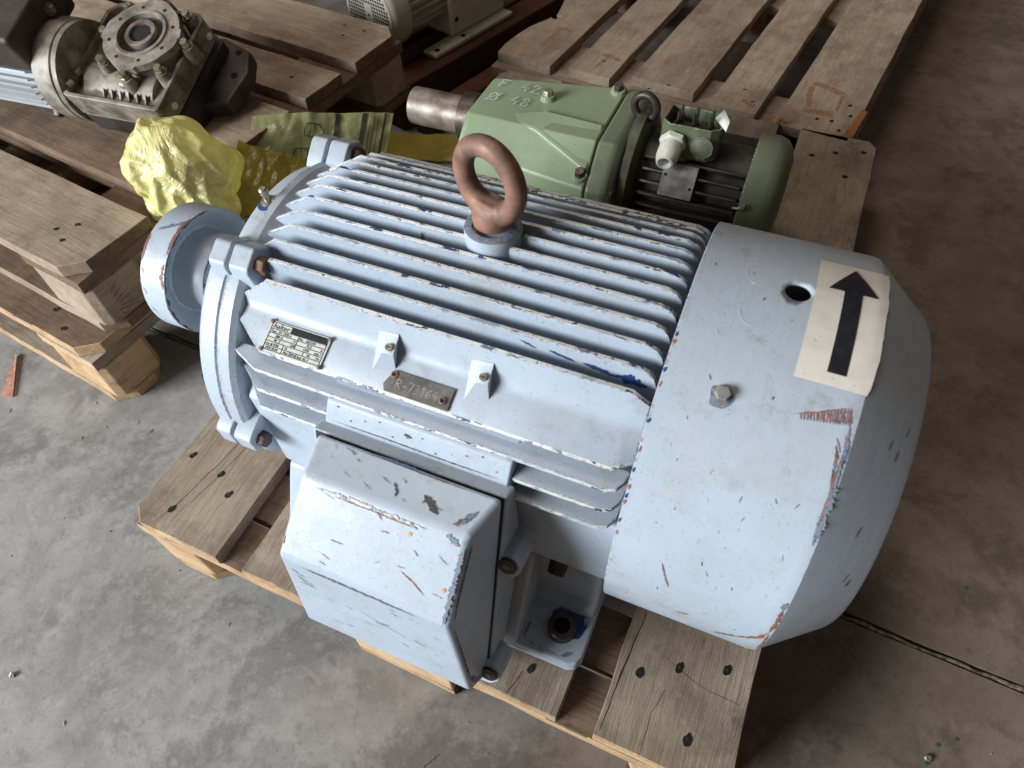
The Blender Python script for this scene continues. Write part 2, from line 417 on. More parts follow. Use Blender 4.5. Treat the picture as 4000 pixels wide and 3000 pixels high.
# ------------------------------------------------------------------ boards and pallets
def rect_outline(L, W, ch, rnd, jit=.0012, step=.05):
    """outline of a board, long axis local x, ch = (c00,c10,c11,c01) corner cuts"""
    pts = []
    def seg(a, b):
        a = Vector(a); b = Vector(b); n = max(1, int((b - a).length/step)); nrm = Vector((-(b - a).y, (b - a).x)).normalized()
        out = []
        for k in range(n):
            t = k/n; out.append(a + (b - a)*t + nrm*(rnd.uniform(-jit, jit)))
        return out
    c = ch
    x0, x1, y0, y1 = -L/2, L/2, -W/2, W/2
    cs = [(x0 + c[0], y0), (x1 - c[1], y0), (x1, y0 + c[1]), (x1, y1 - c[2]), (x1 - c[2], y1), (x0 + c[3], y1), (x0, y1 - c[3]), (x0, y0 + c[0])]
    out = []
    for k in range(8):
        a, b = cs[k], cs[(k + 1) % 8]
        if (Vector(a) - Vector(b)).length < 1e-5: continue
        out += seg(a, b)
    return out

def board(name, parent, cx, cy, z0, L, W, T, along='y', mat='wood', end='wood_raw', seed=0, ch=(0, 0, 0, 0), outline=None, bev=.0015, tilt=0.0, jit=.0012, side=None):
    rnd = random.Random(seed*7 + 3)
    pts = outline or rect_outline(L, W, ch, rnd, jit)
    g = G(); k = len(pts)
    vs = [(p[0], p[1], rnd.uniform(-.0006, .0006)) for p in pts] + [(p[0], p[1], T) for p in pts]
    g.add(vs, [tuple(range(k))[::-1], tuple(range(k, 2*k))])
    for i in range(k):
        a = pts[i]; b = pts[(i + 1) % k]
        d = abs(b[1] - a[1]) > abs(b[0] - a[0])
        g.sl = 1 if d else (2 if side else 0)
        g.add([vs[i], vs[(i + 1) % k], vs[k + (i + 1) % k], vs[k + i]], [(0, 1, 2, 3)])
    o = g.obj(name, [mat, end] + ([side] if side else []), parent, bevel=bev, seg=1)
    o.location = (cx, cy, z0); o.rotation_euler = (0, tilt, pi/2 if along == 'y' else 0)
    return o

def nail(parent_board, world_xy, zt, r=.0052, ang=0.0, asp=1.5, seed=0, head=True):
    r *= .84  # black colour stands in for the shade inside the hole
    """nail hole: flat dark patch laid on the board, with the nail head, child of its board"""
    rnd = random.Random(seed)
    g = G(); k = 20; ph = rnd.uniform(0, 9)
    g.add([(cos(2*pi*i/k)*r*(1 + (asp - 1)*.6)*(1 + .32*noise.noise(Vector((cos(2*pi*i/k)*1.6, sin(2*pi*i/k)*1.6, ph)))), sin(2*pi*i/k)*r*.85*(1 + .32*noise.noise(Vector((cos(2*pi*i/k)*1.6, sin(2*pi*i/k)*1.6, ph)))), 0) for i in range(k)], [tuple(range(k))])
    g.sl = 1
    if head: g.lathe([(0, r*.33), (.0004, r*.33)], (r*.15, r*.1, .0001), (0, 0, 1), 8)
    o = g.obj('nail_hole', ['black', 'darksteel'], None, fix=False)
    bpy.context.view_layer.update()
    o.matrix_world = Matrix.Translation((world_xy[0], world_xy[1], zt + .0004)) @ Matrix.Rotation(ang, 4, 'Z')
    mw = o.matrix_world.copy(); o.parent = parent_board; o.matrix_parent_inverse = parent_board.matrix_world.inverted(); o.matrix_world = mw
    return o

def block(parent, cx, cy, z0, lx, ly, h, mat='wood_raw', seed=0, ch=.0):
    rnd = random.Random(seed); g = G()
    pts = rect_outline(lx, ly, (ch,)*4, rnd, .001, .04); k = len(pts)
    vs = [(p[0], p[1], 0) for p in pts] + [(p[0] + rnd.uniform(-.001, .001), p[1] + rnd.uniform(-.001, .001), h) for p in pts]
    g.add(vs, [tuple(range(k))[::-1], tuple(range(k, 2*k))] + [(i, (i + 1) % k, k + (i + 1) % k, k + i) for i in range(k)])
    return g.obj('block', mat, parent, bevel=.003, loc=(cx, cy, z0))

def pallet(label, group, loc, rotz, mat='wood', bmat='wood_raw', seed=1, ends=None, ch=.0, name='wooden_pallet', split_lead=False, outlines=None, lead_out=0.0, smat=None, endmat='wood_raw', mats=None, fside=None, sside=None):
    """EUR type pallet, deck boards along local y (1.2 m), width 0.8 m along local x"""
    P = empty(name, loc, (0, 0, rotz), label, 'pallet', group)
    xs = [(0, .145), (.187, .287), (.3275, .4725), (.513, .613), (.655, .80)]
    deck = []
    for k, (a, b) in enumerate(xs):
        e0, e1 = (ends[k] if ends else (0, 0))
        cs = [0, 0, 0, 0]
        L = 1.2 - e0 + e1
        if k == 0: cs[3] = ch                  # near-left corner (local x- end, y+ side after rotation)
        if k == 4: cs[0] = ch
        if k == 0: cs[2] = ch*.8
        if k == 4: cs[1] = ch*.8
        ol = outlines.get(k) if outlines else None
        o = board('deck_board', P, (a + b)/2, e0 + L/2, .122, L, b - a, .022, 'y', (mats[k] if mats else mat), endmat, seed*11 + k, cs, ol, side=fside if k == 0 else None)
        deck.append(o)
    lead = []
    sm = smat or mat
    for k, (y0, y1) in enumerate(((0, .145), (.5275, .6725), (1.055, 1.2))):
        if k == 0: y0 -= lead_out
        if k == 0 and split_lead:
            lead.append(board('stringer_board', P, .4, .0335, .1, .8, .067, .0218, 'x', sm, endmat, seed*5 + 9, side=sside))
            lead.append(board('stringer_board', P, .4, .109, .1, .8, .072, .0218, 'x', sm, endmat, seed*5 + 10))
        else:
            lead.append(board('stringer_board', P, .4, (y0 + y1)/2, .1, .8, y1 - y0, .0218, 'x', sm, endmat, seed*5 + k))
    for i, (x0, x1) in enumerate(((0.0, .10), (.3275, .4725), (.70, .80))):
        for j, (y0, y1) in enumerate(((0, .145), (.5275, .6725), (1.055, 1.2))):
            block(P, (x0 + x1)/2, (y0 + y1)/2, .022, x1 - x0 - .002, y1 - y0 - .002, .0778, bmat, seed + i*3 + j, .012 if i != 1 else .002)
        board('bottom_board', P, (x0 + x1)/2, .6, 0, 1.2, x1 - x0, .0218, 'y', sm, endmat, seed*3 + i, (ch, 0, 0, ch) if i == 0 else (0, 0, 0, 0), side=fside if i == 0 else None)
    bpy.context.view_layer.update()
    return P, deck, lead

P1, D1, S1 = pallet('weathered pallet carrying the large blue-grey motor, its front end and dark nail holes in view', 'wooden pallets', (0, 0, 0), 0, 'wood', 'wood_raw', 1, ch=.02, split_lead=True, smat='wood_brown', sside='wood_raw')
LB = [(0.0177, 0.1114), (0.0748, 0.1015), (0.1046, 0.08), (0.0468, 0.033)]
for k, q in enumerate(LB): nail(D1[0], q, .144, .0055, 1.2, 1.6, k)
for k, q in enumerate([(0.6815, 0.0816), (0.7203, 0.1036), (0.7697, 0.1222), (0.7482, 0.0366)]): nail(D1[4], q, .144, .0062, 1.4, 1.45, 10 + k)
for k, q in enumerate([(0.6899, 1.1163), (0.73, 1.1396), (0.779, 1.1588), (0.7571, 1.0708)]): nail(D1[4], q, .144, .0062, .3, 1.15, 20 + k)
nail(D1[3], (0.5682, 0.0366), .144, .005, 1.3, 2.0, 30); nail(D1[3], (0.5957, 1.1501), .144, .006, 1.2, 1.4, 31)
def crack(boardo, pts, z, w, mat='black'):
    g = G(); rnd = random.Random(len(pts)); vs = []
    full = []
    for a, b in zip(pts[:-1], pts[1:]):
        n = max(2, int((Vector(b) - Vector(a)).length/.012))
        full += [Vector(a).lerp(Vector(b), t/n) for t in range(n)]
    full.append(Vector(pts[-1]))
    k = len(full)
    for i, p in enumerate(full):
        d = (full[min(i + 1, k - 1)] - full[max(i - 1, 0)]).normalized(); nn = Vector((-d.y, d.x))
        ww = .5*w*(.35 + .65*sin(pi*min(1, (i + .5)/k)))*rnd.uniform(.6, 1.2); off = nn*rnd.uniform(-.0006, .0006)
        vs += [(*(p + off + nn*ww), z + .0003), (*(p + off - nn*ww), z + .0003)]
    g.add(vs, [(2*i, 2*i + 1, 2*i + 3, 2*i + 2) for i in range(k - 1)])
    o = g.obj('crack', mat, None, fix=False)
    o.parent = boardo; o.matrix_parent_inverse = boardo.matrix_world.inverted()
    return o
crack(D1[0], [(.0325, .001), (.047, .035), (.062, .12), (.073, .24)], .144, .0007)
crack(D1[0], [(.052, .001), (.072, .09), (.092, .25)], .144, .0005)
crack(D1[4], [(.660, .008), (.662, .07), (.668, .15)], .144, .0012)
crack(D1[4], [(.706, .001), (.705, .045), (.712, .075)], .144, .0006)
crack(D1[4], [(.700, .11), (.745, .094), (.79, .092)], .144, .0004)
crack(D1[3], [(.553, .002), (.560, .03)], .144, .0008)

P3r = radians(90 - 7.2)
P4, D4, S4 = pallet('lower pallet of the stack at left, its brown board sticking out below', 'wooden pallets', (-.268, .190, 0), radians(90 - 6.5), 'wood_brown', 'wood_raw', 4, ch=.03, smat='wood', fside='wood_raw')
P3, D3, S3 = pallet('upper pallet of the stack at left, under the grimy worm gear motor', 'wooden pallets', (-.243, .238, .144), P3r, 'wood_pale', 'wood_pale', 3, ch=.03, endmat='wood_brown', smat='wood_brown', fside='wood_pale',
                    mats=['wood', 'wood_brown', 'wood_pale', 'wood_pale', 'wood_pale'])
for k, q in enumerate([(-0.3139, 0.326), (-0.3383, 0.3055), (-0.3089, 0.2898)]): nail(D3[0], q, .288, .005, .3, 1.3, 40 + k)
for k, q in enumerate([(-0.2614, 1.008), (-0.2103, 1.0021), (-0.242, 0.9717)]): nail(D3[4], q, .288, .004, .3, 1.2, 50 + k, False)
nail(D3[3], (-0.248, 0.8027), .288, .004, .3, 1.5, 55, False)
for k, q in enumerate([(-0.3896, 0.2493), (-0.3443, 0.2207)]): nail(D4[0], q, .144, .0065, .4, 1.3, 60 + k)
# drying cracks in the end grain of the near corner blocks of the stack
for Pq, zb in ((P3, 0), (P4, 0)):
    blk = [o for o in Pq.children if o.name.startswith('block')][0]
    rb = random.Random(6); g = G(); blk_w, blk_d = .098, .143
    for k in range(9):
        a = -1.1 + 2.2*k/8; x0_, z0_ = -.045, .030; L0, L1 = rb.uniform(.02, .035), rb.uniform(.05, .085)
        q0 = (x0_ + L0*cos(a), z0_ + L0*sin(a)*.8); q1 = (x0_ + L1*cos(a), z0_ + L1*sin(a)*.8)
        if not (.004 < q1[1] < .074 and -.045 < q1[0] < .045): q1 = (max(-.04, min(.04, q1[0])), max(.006, min(.072, q1[1])))
        w_ = rb.uniform(.0004, .0008); yy = -blk_d/2 - .0004
        g.add([(q0[0], yy, q0[1] - w_), (q0[0], yy, q0[1] + w_), (q1[0], yy, q1[1] + w_*.3), (q1[0], yy, q1[1] - w_*.3)], [(0, 1, 2, 3)])
    o = g.obj('end_grain_crack', 'black', blk, fix=False)

r7 = radians(-7.0)
# first board of the far pallet keeps its wavy bark edge; local x runs along the board
wan = []
for k in range(25):
    t = k/24; L = 1.2
    wan.append((-L/2 + t*L, -.0725))
wl = [(.6, .0725), (.45, .071), (.2, .066), (0, .060), (-.2, .055), (-.30, .052), (-.34, .040), (-.375, .031), (-.41, .040), (-.46, .060), (-.51, .068), (-.56, .071), (-.6, .066)]
P2, D2, S2 = pallet('empty pale pallet at top right with orange marker squares on its deck', 'wooden pallets', (-.049, 1.272, 0), r7, 'wood_pale', 'wood_pale', 2,
                    ends=[(-.012, 0), (.006, 0), (.036, 0), (.02, 0), (.010, 0)], lead_out=.03, outlines={0: wan + wl}, endmat='wood')
# knot hole in the first board
ct = G(); ct.cyl((0.0213, 1.4686, .1), (0.0213, 1.4686, .2), .013, n=20); c = ct.obj('cutter', 'black'); c.scale = (1, 1, 1)
bpy.context.view_layer.update(); boolean(D2[0], c)
for k, q in enumerate([(0.6787, 1.2425), (0.7062, 1.2447), (0.7247, 1.2167), (0.732, 1.3138), (0.7384, 1.2751)]): nail(D2[4], q, .144, .0045, 1.1, 1.6, 70 + k, False)
for k, q in enumerate([(.33, 1.235), (.365, 1.262), (.27, 1.30), (.52, 1.30), (.545, 1.26), (.20, 1.31)]): nail(D2[2 if k in (0, 1, 2) else 3 if k in (3, 4) else 1], q, .144, .0035, .5, 1.8, 80 + k, False)
crack(D2[1], [(.183, 1.253), (.203, 1.33)], .144, .0011)
crack(D2[4], [(.70, 1.19), (.712, 1.262)], .144, .0006)
def stain_quad(bo, path, w, z):
    g = G(); rnd = random.Random(9); k = len(path); vs = []
    for i, q in enumerate(path):
        a = Vector(path[max(0, i - 1)]); b = Vector(path[min(k - 1, i + 1)]); d = (b - a).normalized(); nn = Vector((-d.y, d.x))
        ww = w*rnd.uniform(.8, 1.15); p = Vector(q); vs += [(*(p + nn*ww), z + .0003), (*(p - nn*ww), z + .0003)]
    g.add(vs, [(2*i, 2*i + 1, 2*i + 3, 2*i + 2) for i in range(k - 1)])
    o = g.obj('marker_stain', 'stain', None, fix=False); o.parent = bo; o.matrix_parent_inverse = bo.matrix_world.inverted(); return o
stain_quad(D2[4], [(.648, 1.372), (.665, 1.372), (.69, 1.362), (.712, 1.35)], .009, .144)
stain_quad(D2[4], [(.645, 1.268), (.66, 1.266), (.69, 1.268), (.706, 1.27)], .010, .144)
stain_quad(D2[4], [(.649, 1.36), (.650, 1.32), (.655, 1.28)], .006, .1442)
stain_quad(D2[4], [(.712, 1.345), (.712, 1.32), (.71, 1.285)], .004, .1442)
stain_quad(D2[0], [(.047, 1.418), (.065, 1.418), (.082, 1.412)], .007, .144)
stain_quad(D2[0], [(.052, 1.412), (.047, 1.37), (.043, 1.33)], .006, .1442)
stain_quad(D2[1], [(.19, 1.338), (.215, 1.332), (.235, 1.322)], .008, .144)
stain_quad(D2[3], [(.525, 1.262), (.54, 1.247), (.556, 1.245)], .006, .144)
# split-off corner of the last board shows fresh orange wood
g = G(); g.prism([(.7562, 1.3083), (.7354, 1.204), (.752, 1.2), (.768, 1.30)], lambda a, x, y: (x, y, a), .1440, .1448)
o = g.obj('split_wood', 'wood_orange', None); o.parent = D2[4]; o.matrix_parent_inverse = D2[4].matrix_world.inverted()
g = G()
rnd = random.Random(3)
for k in range(9):
    a = Vector((.60 + rnd.uniform(-.02, .02), 1.205 + rnd.uniform(-.006, .006), .146)); g.tube([a, a + Vector((rnd.uniform(.004, .018), rnd.uniform(-.004, .006), rnd.uniform(.002, .007)))], [.0022, .0008], 5)
o = g.obj('splintered_end', 'wood_orange', None); o.parent = D2[3]; o.matrix_parent_inverse = D2[3].matrix_world.inverted()

# ------------------------------------------------------------------ the big motor
MYAW = 0.019495
Ax = Vector((cos(MYAW), sin(MYAW), 0))
O0 = Vector((.4, .272524, .144)) - Ax*.4
VZ = .2239
motor = empty('electric_motor', O0, (0, 0, MYAW), 'large blue-grey electric motor with chipped cooling fins and arrow sticker on its fan cowl', 'electric motor')
def m3(s, f, v): return (s, -f, v + VZ)
def pol(s, r, deg): return m3(s, r*cos(radians(deg)), r*sin(radians(deg)))
def lprism(g, pts, s0, s1): return g.prism(pts, lambda a, f, v: m3(a, f, v), s0, s1)

# barrel with the flat skirts that lead down to the feet
def arc(r, a0, a1, n): return [(r*cos(radians(a0 + (a1 - a0)*k/n)), r*sin(radians(a0 + (a1 - a0)*k/n))) for k in range(n + 1)]
g = G()
body = [(.166, -.080), (.168, .045), (.158, .052)] + [(.1560*cos(radians(t)), .1560*sin(radians(t))) for t in range(24, 157, 6)] + [(-.158, .052), (-.168, .045), (-.166, -.080), (-.10, -.118), (.10, -.118)]
lprism(g, body, .232, .640)
housing = g.obj('stator_housing', 'paint', motor, bevel=.003)
g = G(); g.lathe([(.207, .120), (.2085, .1725), (.216, .1715), (.232, .1615), (.246, .1500), (.252, .140)], (0, 0, VZ), (1, 0, 0), 72)
g.obj('housing_collar', 'paint', motor, smooth=24)
# fins on top: one plate each, tips on a 187 mm radius
RT = .187
def top_fin(f, k):
    tip = sqrt(RT*RT - f*f); root = sqrt(max(.0, .153**2 - f*f)) if abs(f) < .15 else .03
    rt = root - .004
    s0 = {0: .2235, 1: .222}.get(k, .207)
    if k == 1: pr = [(.243, rt), (.243, tip - .006), (.249, tip)]            # blunt plate next to the clamp bolt
    elif k == 2: pr = [(.243, rt), (.243, tip - .004), (.247, tip)] if False else [(.212, rt), (.212, rt + .017), (.2455, tip)]
    else: pr = [(s0, rt), (s0, rt + .012), (.2535, tip)]
    pr += [(.602, tip), (.6105, tip - .003), (.6155, tip - .008), (.6185, tip - .017), (.619, rt)]
    g = G(); t0, t1 = .0034, .0020; n = len(pr)
    th = lambda v: t1 + (t0 - t1)*max(0, min(1, (tip - v)/(tip - rt + 1e-6)))
    rndm = random.Random(k + 5)
    A = [m3(s, f + th(v), v) for s, v in pr]; B = [m3(s, f - th(v), v) for s, v in pr]
    g.add(A + B, [tuple(range(n)), tuple(range(n, 2*n))[::-1]])
    for i in range(n):
        a, b = i, (i + 1) % n
        worn = pr[a][1] > tip - .03 and pr[b][1] > tip - .03
        g.sl = 1 if worn else 0
        g.add([A[a], A[b], B[b], B[a]], [(0, 1, 2, 3)])
    return g.obj('fin', ['paint', 'fin_tip'], motor, bevel=.0007, seg=2)
for k in range(1, 14): top_fin(.1045 - .0177*k, k)
# side fins, pointing towards the front; the uppermost carries the plates
def side_fin(tipf, v, k, sgn=1, s_cuts=((.226, .612),)):
    for (sa, sb) in s_cuts:
        rt = .140; t0, t1 = .0036, .0026
        pr = [(sa, rt)]
        if sa < .23: pr += [(sa, rt + .010), (.256 + .002*k, tipf)]
        else: pr += [(sa, tipf)]
        if sb > .6: pr += [(.603, tipf), (.612, tipf - .004), (.617, tipf - .013), (.6188, rt)]
        else: pr += [(sb, tipf), (sb, rt)]
        g = G(); n = len(pr)
        th = lambda f: t1 + (t0 - t1)*(tipf - f)/(tipf - rt + 1e-6)
        A = [m3(s, sgn*f, v + th(f)) for s, f in pr]; B = [m3(s, sgn*f, v - th(f)) for s, f in pr]
        g.add(A + B, [tuple(range(n)), tuple(range(n, 2*n))[::-1]])
        for i in range(n):
            a, b = i, (i + 1) % n
            g.sl = 1 if pr[a][1] > tipf - .02 and pr[b][1] > tipf - .02 else 0
            g.add([A[a], A[b], B[b], B[a]], [(0, 1, 2, 3)])
        g.obj('fin', ['paint', 'fin_tip'], motor, bevel=.0007, seg=2)
side_fin(.1625, .0925, 0)
side_fin(.1715, .0735, 1, s_cuts=((.226, .337), (.5245, .612)))
side_fin(.1785, .0550, 2, s_cuts=((.226, .337), (.5245, .612)))
for k, (tf, v) in enumerate(((.150, .112), (.1625, .0925), (.1715, .0735), (.1785, .055))): side_fin(tf, v, k, -1)
# angled ledge: steep upper face, flat shelf with the plates, worn lower edge
g = G()
g.sl = 0
shelf = [(.1035, .157), (.1070, .1565), (.1085, .151), (.1128, .133), (.1160, .1262), (.1215, .1228), (.1500, .1105), (.1515, .1080), (.1500, .1045), (.136, .100), (.118, .098), (.100, .10)]
n = len(shelf)
def sh_s0(f, v):            # left end is cut on a slope that follows the end shield
    return .2075 + max(0, (v - .1235))*1.38 + max(0, (f - .118))*1.58
ss = [None, .30, .40, .50, .603, .611, .6185]
rings = []
for j, s in enumerate(ss):
    ring = []
    for (f, v) in shelf:
        a = sh_s0(f, v) if s is None else s
        ff, vv = f, v
        if s and s > .605:
            q = (s - .603)/.0155*.8
            ff = f - max(0, f - .11)*q*.35; vv = v - max(0, v - .13)*q*.5
        ring.append(m3(a, ff, vv))
    rings.append(ring)
for j in range(len(rings) - 1):
    for i in range(n):
        g.sl = 1 if i in (0, 6, 7) else 0
        g.add([rings[j][i], rings[j][(i + 1) % n], rings[j + 1][(i + 1) % n], rings[j + 1][i]], [(0, 1, 2, 3)])
g.sl = 0; g.add(rings[0], [tuple(range(n))[::-1]]); g.add(rings[-1], [tuple(range(n))])
g.obj('side_ledge', ['paint', 'fin_tip'], motor, smooth=50)
# two little cast bosses in the corner of the ledge, each with a slotted grub screw
for s in (.388, .479):
    g = G()
    g.add([m3(s - .015, .1105, .141), m3(s + .0065, .1105, .145), m3(s + .0085, .1300, .1190), m3(s - .013, .1360, .1165),
           m3(s - .0050, .1150, .1395), m3(s + .0062, .1150, .1400), m3(s + .0066, .1255, .1335), m3(s - .0050, .1262, .1330)],
          [(0, 1, 5, 4), (1, 2, 6, 5), (2, 3, 7, 6), (3, 0, 4, 7), (4, 5, 6, 7), (0, 3, 2, 1)])
    b = g.obj('boss', 'paint_plain', motor, bevel=.0022, seg=3)
    g = G(); g.cyl(m3(s + .0008, .1205, .134), m3(s + .0008, .1225, .1385), .0036, .0033, 16); g.sl = 1
    g.box(s - .0012, s + .0028, -.1229, -.1221, VZ + .1382, VZ + .1388); g.obj('grub_screw', ['zinc', 'black'], b)

# chalk writing on top of the box: single strokes, uneven width
STK = {'F': [[(0, 0), (.05, 1), (.62, .98)], [(.03, .55), (.48, .56)]], ':': [[(.1, .3), (.14, .34)], [(.12, .68), (.16, .72)]],
       '4': [[(.42, 1), (.02, .45), (.62, .42)], [(.48, .62), (.44, 0)]], '2': [[(.02, .78), (.2, 1), (.5, .92), (.5, .68), (.05, .05), (.75, .02)]],
       'O': [[(.3, 1), (.02, .75), (.02, .25), (.3, 0), (.6, .2), (.62, .75), (.3, 1)], [(-.15, -.1), (.8, 1.08)]], '8': [[(.55, .85), (.3, 1), (.08, .8), (.5, .35), (.45, .05), (.12, .05), (.08, .3), (.5, .62), (.55, .85)]],
       'R': [[(.02, 0), (.05, 1), (.45, .95), (.5, .65), (.08, .52), (.6, 0)]], '-': [[(.1, .45), (.5, .45)]], '7': [[(.02, 1), (.58, 1), (.22, 0)]], '3': [[(.05, .9), (.4, 1), (.5, .75), (.2, .55), (.52, .35), (.4, .02), (.02, .08)]],
       '1': [[(.15, .8), (.35, 1), (.35, 0)]], '6': [[(.5, .95), (.12, .6), (.05, .15), (.35, 0), (.55, .2), (.4, .48), (.08, .35)]]}
def strokes(name, body, x, y, h, w, adv, mat, parent, mtx=None, z=0.0, seed=0):
    rnd = random.Random(seed); g = G(); cx = x
    for chh in body:
        if chh != ' ':
            for st in STK[chh]:
                full = []
                for a, b in zip(st[:-1], st[1:]):
                    a, b = Vector(a), Vector(b); k = max(1, int((b - a).length/.12)); full += [a.lerp(b, t/k) for t in range(k)]
                full.append(Vector(st[-1])); k = len(full); vs = []
                for i, p in enumerate(full):
                    d = (full[min(i + 1, k - 1)] - full[max(i - 1, 0)]).normalized(); nn = Vector((-d.y, d.x))
                    q = Vector((cx, y)) + p*h + Vector((rnd.uniform(-.02, .02), rnd.uniform(-.02, .02)))*h; ww = w*rnd.uniform(.5, 1.2)
                    for sg_ in (1, -1):
                        pp = q + nn*ww*sg_; pt = Vector((pp.x, pp.y, z)); vs.append(mtx @ pt if mtx else pt)
                g.add(vs, [(2*i, 2*i + 1, 2*i + 3, 2*i + 2) for i in range(k - 1)])
        cx += adv*h
    return g.obj(name, mat, parent, fix=False)

# nameplates riveted to the shelf
def shelf_mtx(s, f, v=.1135, rot=0.0):
    # local x along s, local y towards the machine (up the shelf), z normal
    sl = atan2(.1228 - .1105, .0285)
    X = Vector((1, 0, 0)); Y = Vector((0, cos(sl), sin(sl))); Z = X.cross(Y)
    mm = Matrix((X, Y, Z)).transposed().to_4x4(); mm.translation = Vector(m3(s, f, v)); return mm @ Matrix.Rotation(rot, 4, 'Z')
npm = shelf_mtx(.2615, .1500, .1114)
PW, PH = .0655, .0300
g = G(); g.box(0, PW, 0, PH, 0, .0008); plate = g.obj('nameplate', 'plate', motor, bevel=.0003, seg=1); plate.matrix_local = npm
z = .00095
g = G()
def ln(x0, y0, x1, y1, w=.00032):
    if abs(x1 - x0) > abs(y1 - y0): g.box(x0, x1, y0 - w, y0 + w, z - .0002, z)
    else: g.box(x0 - w, x0 + w, y0, y1, z - .0001, z + .0001)
bx0, bx1, by0, by1 = .0022, PW - .0022, .0018, PH - .0014
ln(bx0, by0, bx1, by0); ln(bx0, by0, bx0, by1); ln(bx1, by0, bx1, by1); ln(bx0, by1, bx1, by1)
rows = [by0 + .0041*k for k in range(1, 6)]
for y in rows: ln(bx0, y, bx1, y)
for x, a, b in ((.0335, 2, 5), (.0335, 4, 5), (.022, 1, 2), (.044, 1, 2), (.022, 0, 1), (.031, 0, 1), (.038, 0, 1)):
    ln(x, by0 + .0041*a, x, by0 + .0041*b)
g.box(.0235, bx1, rows[-1] + .0001, by1, z, z + .0002)
g.obj('frame_lines', 'ink', plate, fix=False)
def T(x, y, size, body, mat='ink', sx=1.0, sh=0.0, name='lettering'):
    return text_obj(name, body, size, mat, plate, Matrix.Translation((x, y, z + .0001)) @ Matrix.Diagonal((sx, 1, 1, 1)), .00008, shear=sh)
T(.0035, rows[-1] + .0009, .0068, 'halter', 'ink', 1.1, .2)
T(.0405, by1 - .0040, .0034, 'Theo Halter GmbH', 'plate', .86); T(.0405, by1 - .0072, .0034, '6832 Hockenheim', 'plate', .86)
T(.0030, rows[3] + .0008, .0033, 'Type  D1 225S-4'); T(.0345, rows[3] + .0008, .0033, 'Nr.   562.539')
T(.010, rows[2] + .0008, .0033, '380 A'); T(.0300, rows[2] + .0008, .0033, 'V'); T(.044, rows[2] + .0008, .0033, '75,5'); T(.0595, rows[2] + .0008, .0033, 'A')
T(.010, rows[1] + .0008, .0033, '40  Z'); T(.0285, rows[1] + .0008, .0033, 'kW'); T(.042, rows[1] + .0008, .0033, '1470'); T(.0545, rows[1] + .0008, .0033, 'min-1')
T(.0030, rows[0] + .0008, .0033, 'cos \u03c6 0,86'); T(.0240, rows[0] + .0008, .0033, 'S1'); T(.048, rows[0] + .0008, .0033, '50'); T(.0580, rows[0] + .0008, .0033, 'Hz')
T(.0045, by0 + .0007, .0033, 'VDE 0530'); T(.0240, by0 + .0007, .0033, 'Mot'); T(.0320, by0 + .0007, .0033, 'IP54'); T(.0395, by0 + .0007, .0033, 'Isol. Kl. F')
for x, y in ((.001, .001), (PW - .001, .001), (.001, PH - .001), (PW - .001, PH - .001)):
    g = G(); g.lathe([(0, .0023), (.0012, .0021), (.0019, .0012)], (x, y, .0005), (0, 0, 1), 12); g.obj('rivet', 'steel' if x > .03 else 'rust', plate)
tag_m = shelf_mtx(.391, .1500, .1114)
TW, TH = .0655, .0205
g = G(); g.prism([(.003, 0), (TW, 0), (TW, TH), (.006, TH), (0, .006)], lambda a, x, y: (x, y, a), 0, .0011)
tagp = g.obj('number_tag', 'platedark', motor, bevel=.0003, seg=1); tagp.matrix_local = tag_m
strokes('lettering', 'R-73164', .0120, .0050, .0085, .00032, .70, 'etch', tagp, z=.00125, seed=3)
for x, y in ((.0075, .0165), (TW - .007, .0075)):
    g = G(); g.lathe([(0, .0034), (.0012, .0034), (.0016, .0024), (.0008, .0018)], (x, y, .001), (0, 0, 1), 16); g.sl = 1
    g.lathe([(0, .0015), (.0003, .0015)], (x, y, .0019), (0, 0, 1), 10); g.obj('rivet', ['rust', 'black'], tagp)

# feet
def foot(side, s0, s1, web_s, vis=True):
    g = G(); sg = side
    fo = lambda f: sg*f
    P = lambda s, f, v: m3(s, sg*f, v)
    # base plate with rounded free corners
    out = [(s0, .11), (s1, .11), (s1, .212), (s1 - .004, .222), (s1 - .013, .226), (s0 + .013, .226), (s0 + .004, .222), (s0, .212)]
    g.prism(out, lambda a, s, f: P(s, f, a), -.2235, -.199)
    o = g.obj('foot', 'paint', motor, bevel=.003, seg=3)
    g = G(); w0, w1 = web_s
    g.prism([(.10, -.07), (.168, -.082), (.178, -.10), (.2235, -.186), (.2255, -.200), (.2255, -.222), (.10, -.222)], lambda a, f, v: P(a, f, v), w0, w1)
    w = g.obj('web', 'paint', o, bevel=.005, seg=3)
    g = G(); g.prism([(.10, -.07), (.145, -.082), (.150, -.15), (.158, -.190), (.172, -.2), (.10, -.205)], lambda a, f, v: P(a, f, v), s0 + .004, s1 - .002)
    b = g.obj('back_wall', 'paint', o, bevel=.008, seg=3)
    return o
ff = foot(1, .497, .614, (.500, .541))
foot(-1, .497, .614, (.500, .541)); fl_ = foot(1, .222, .330, (.236, .300)); foot(-1, .222, .330, (.236, .300))
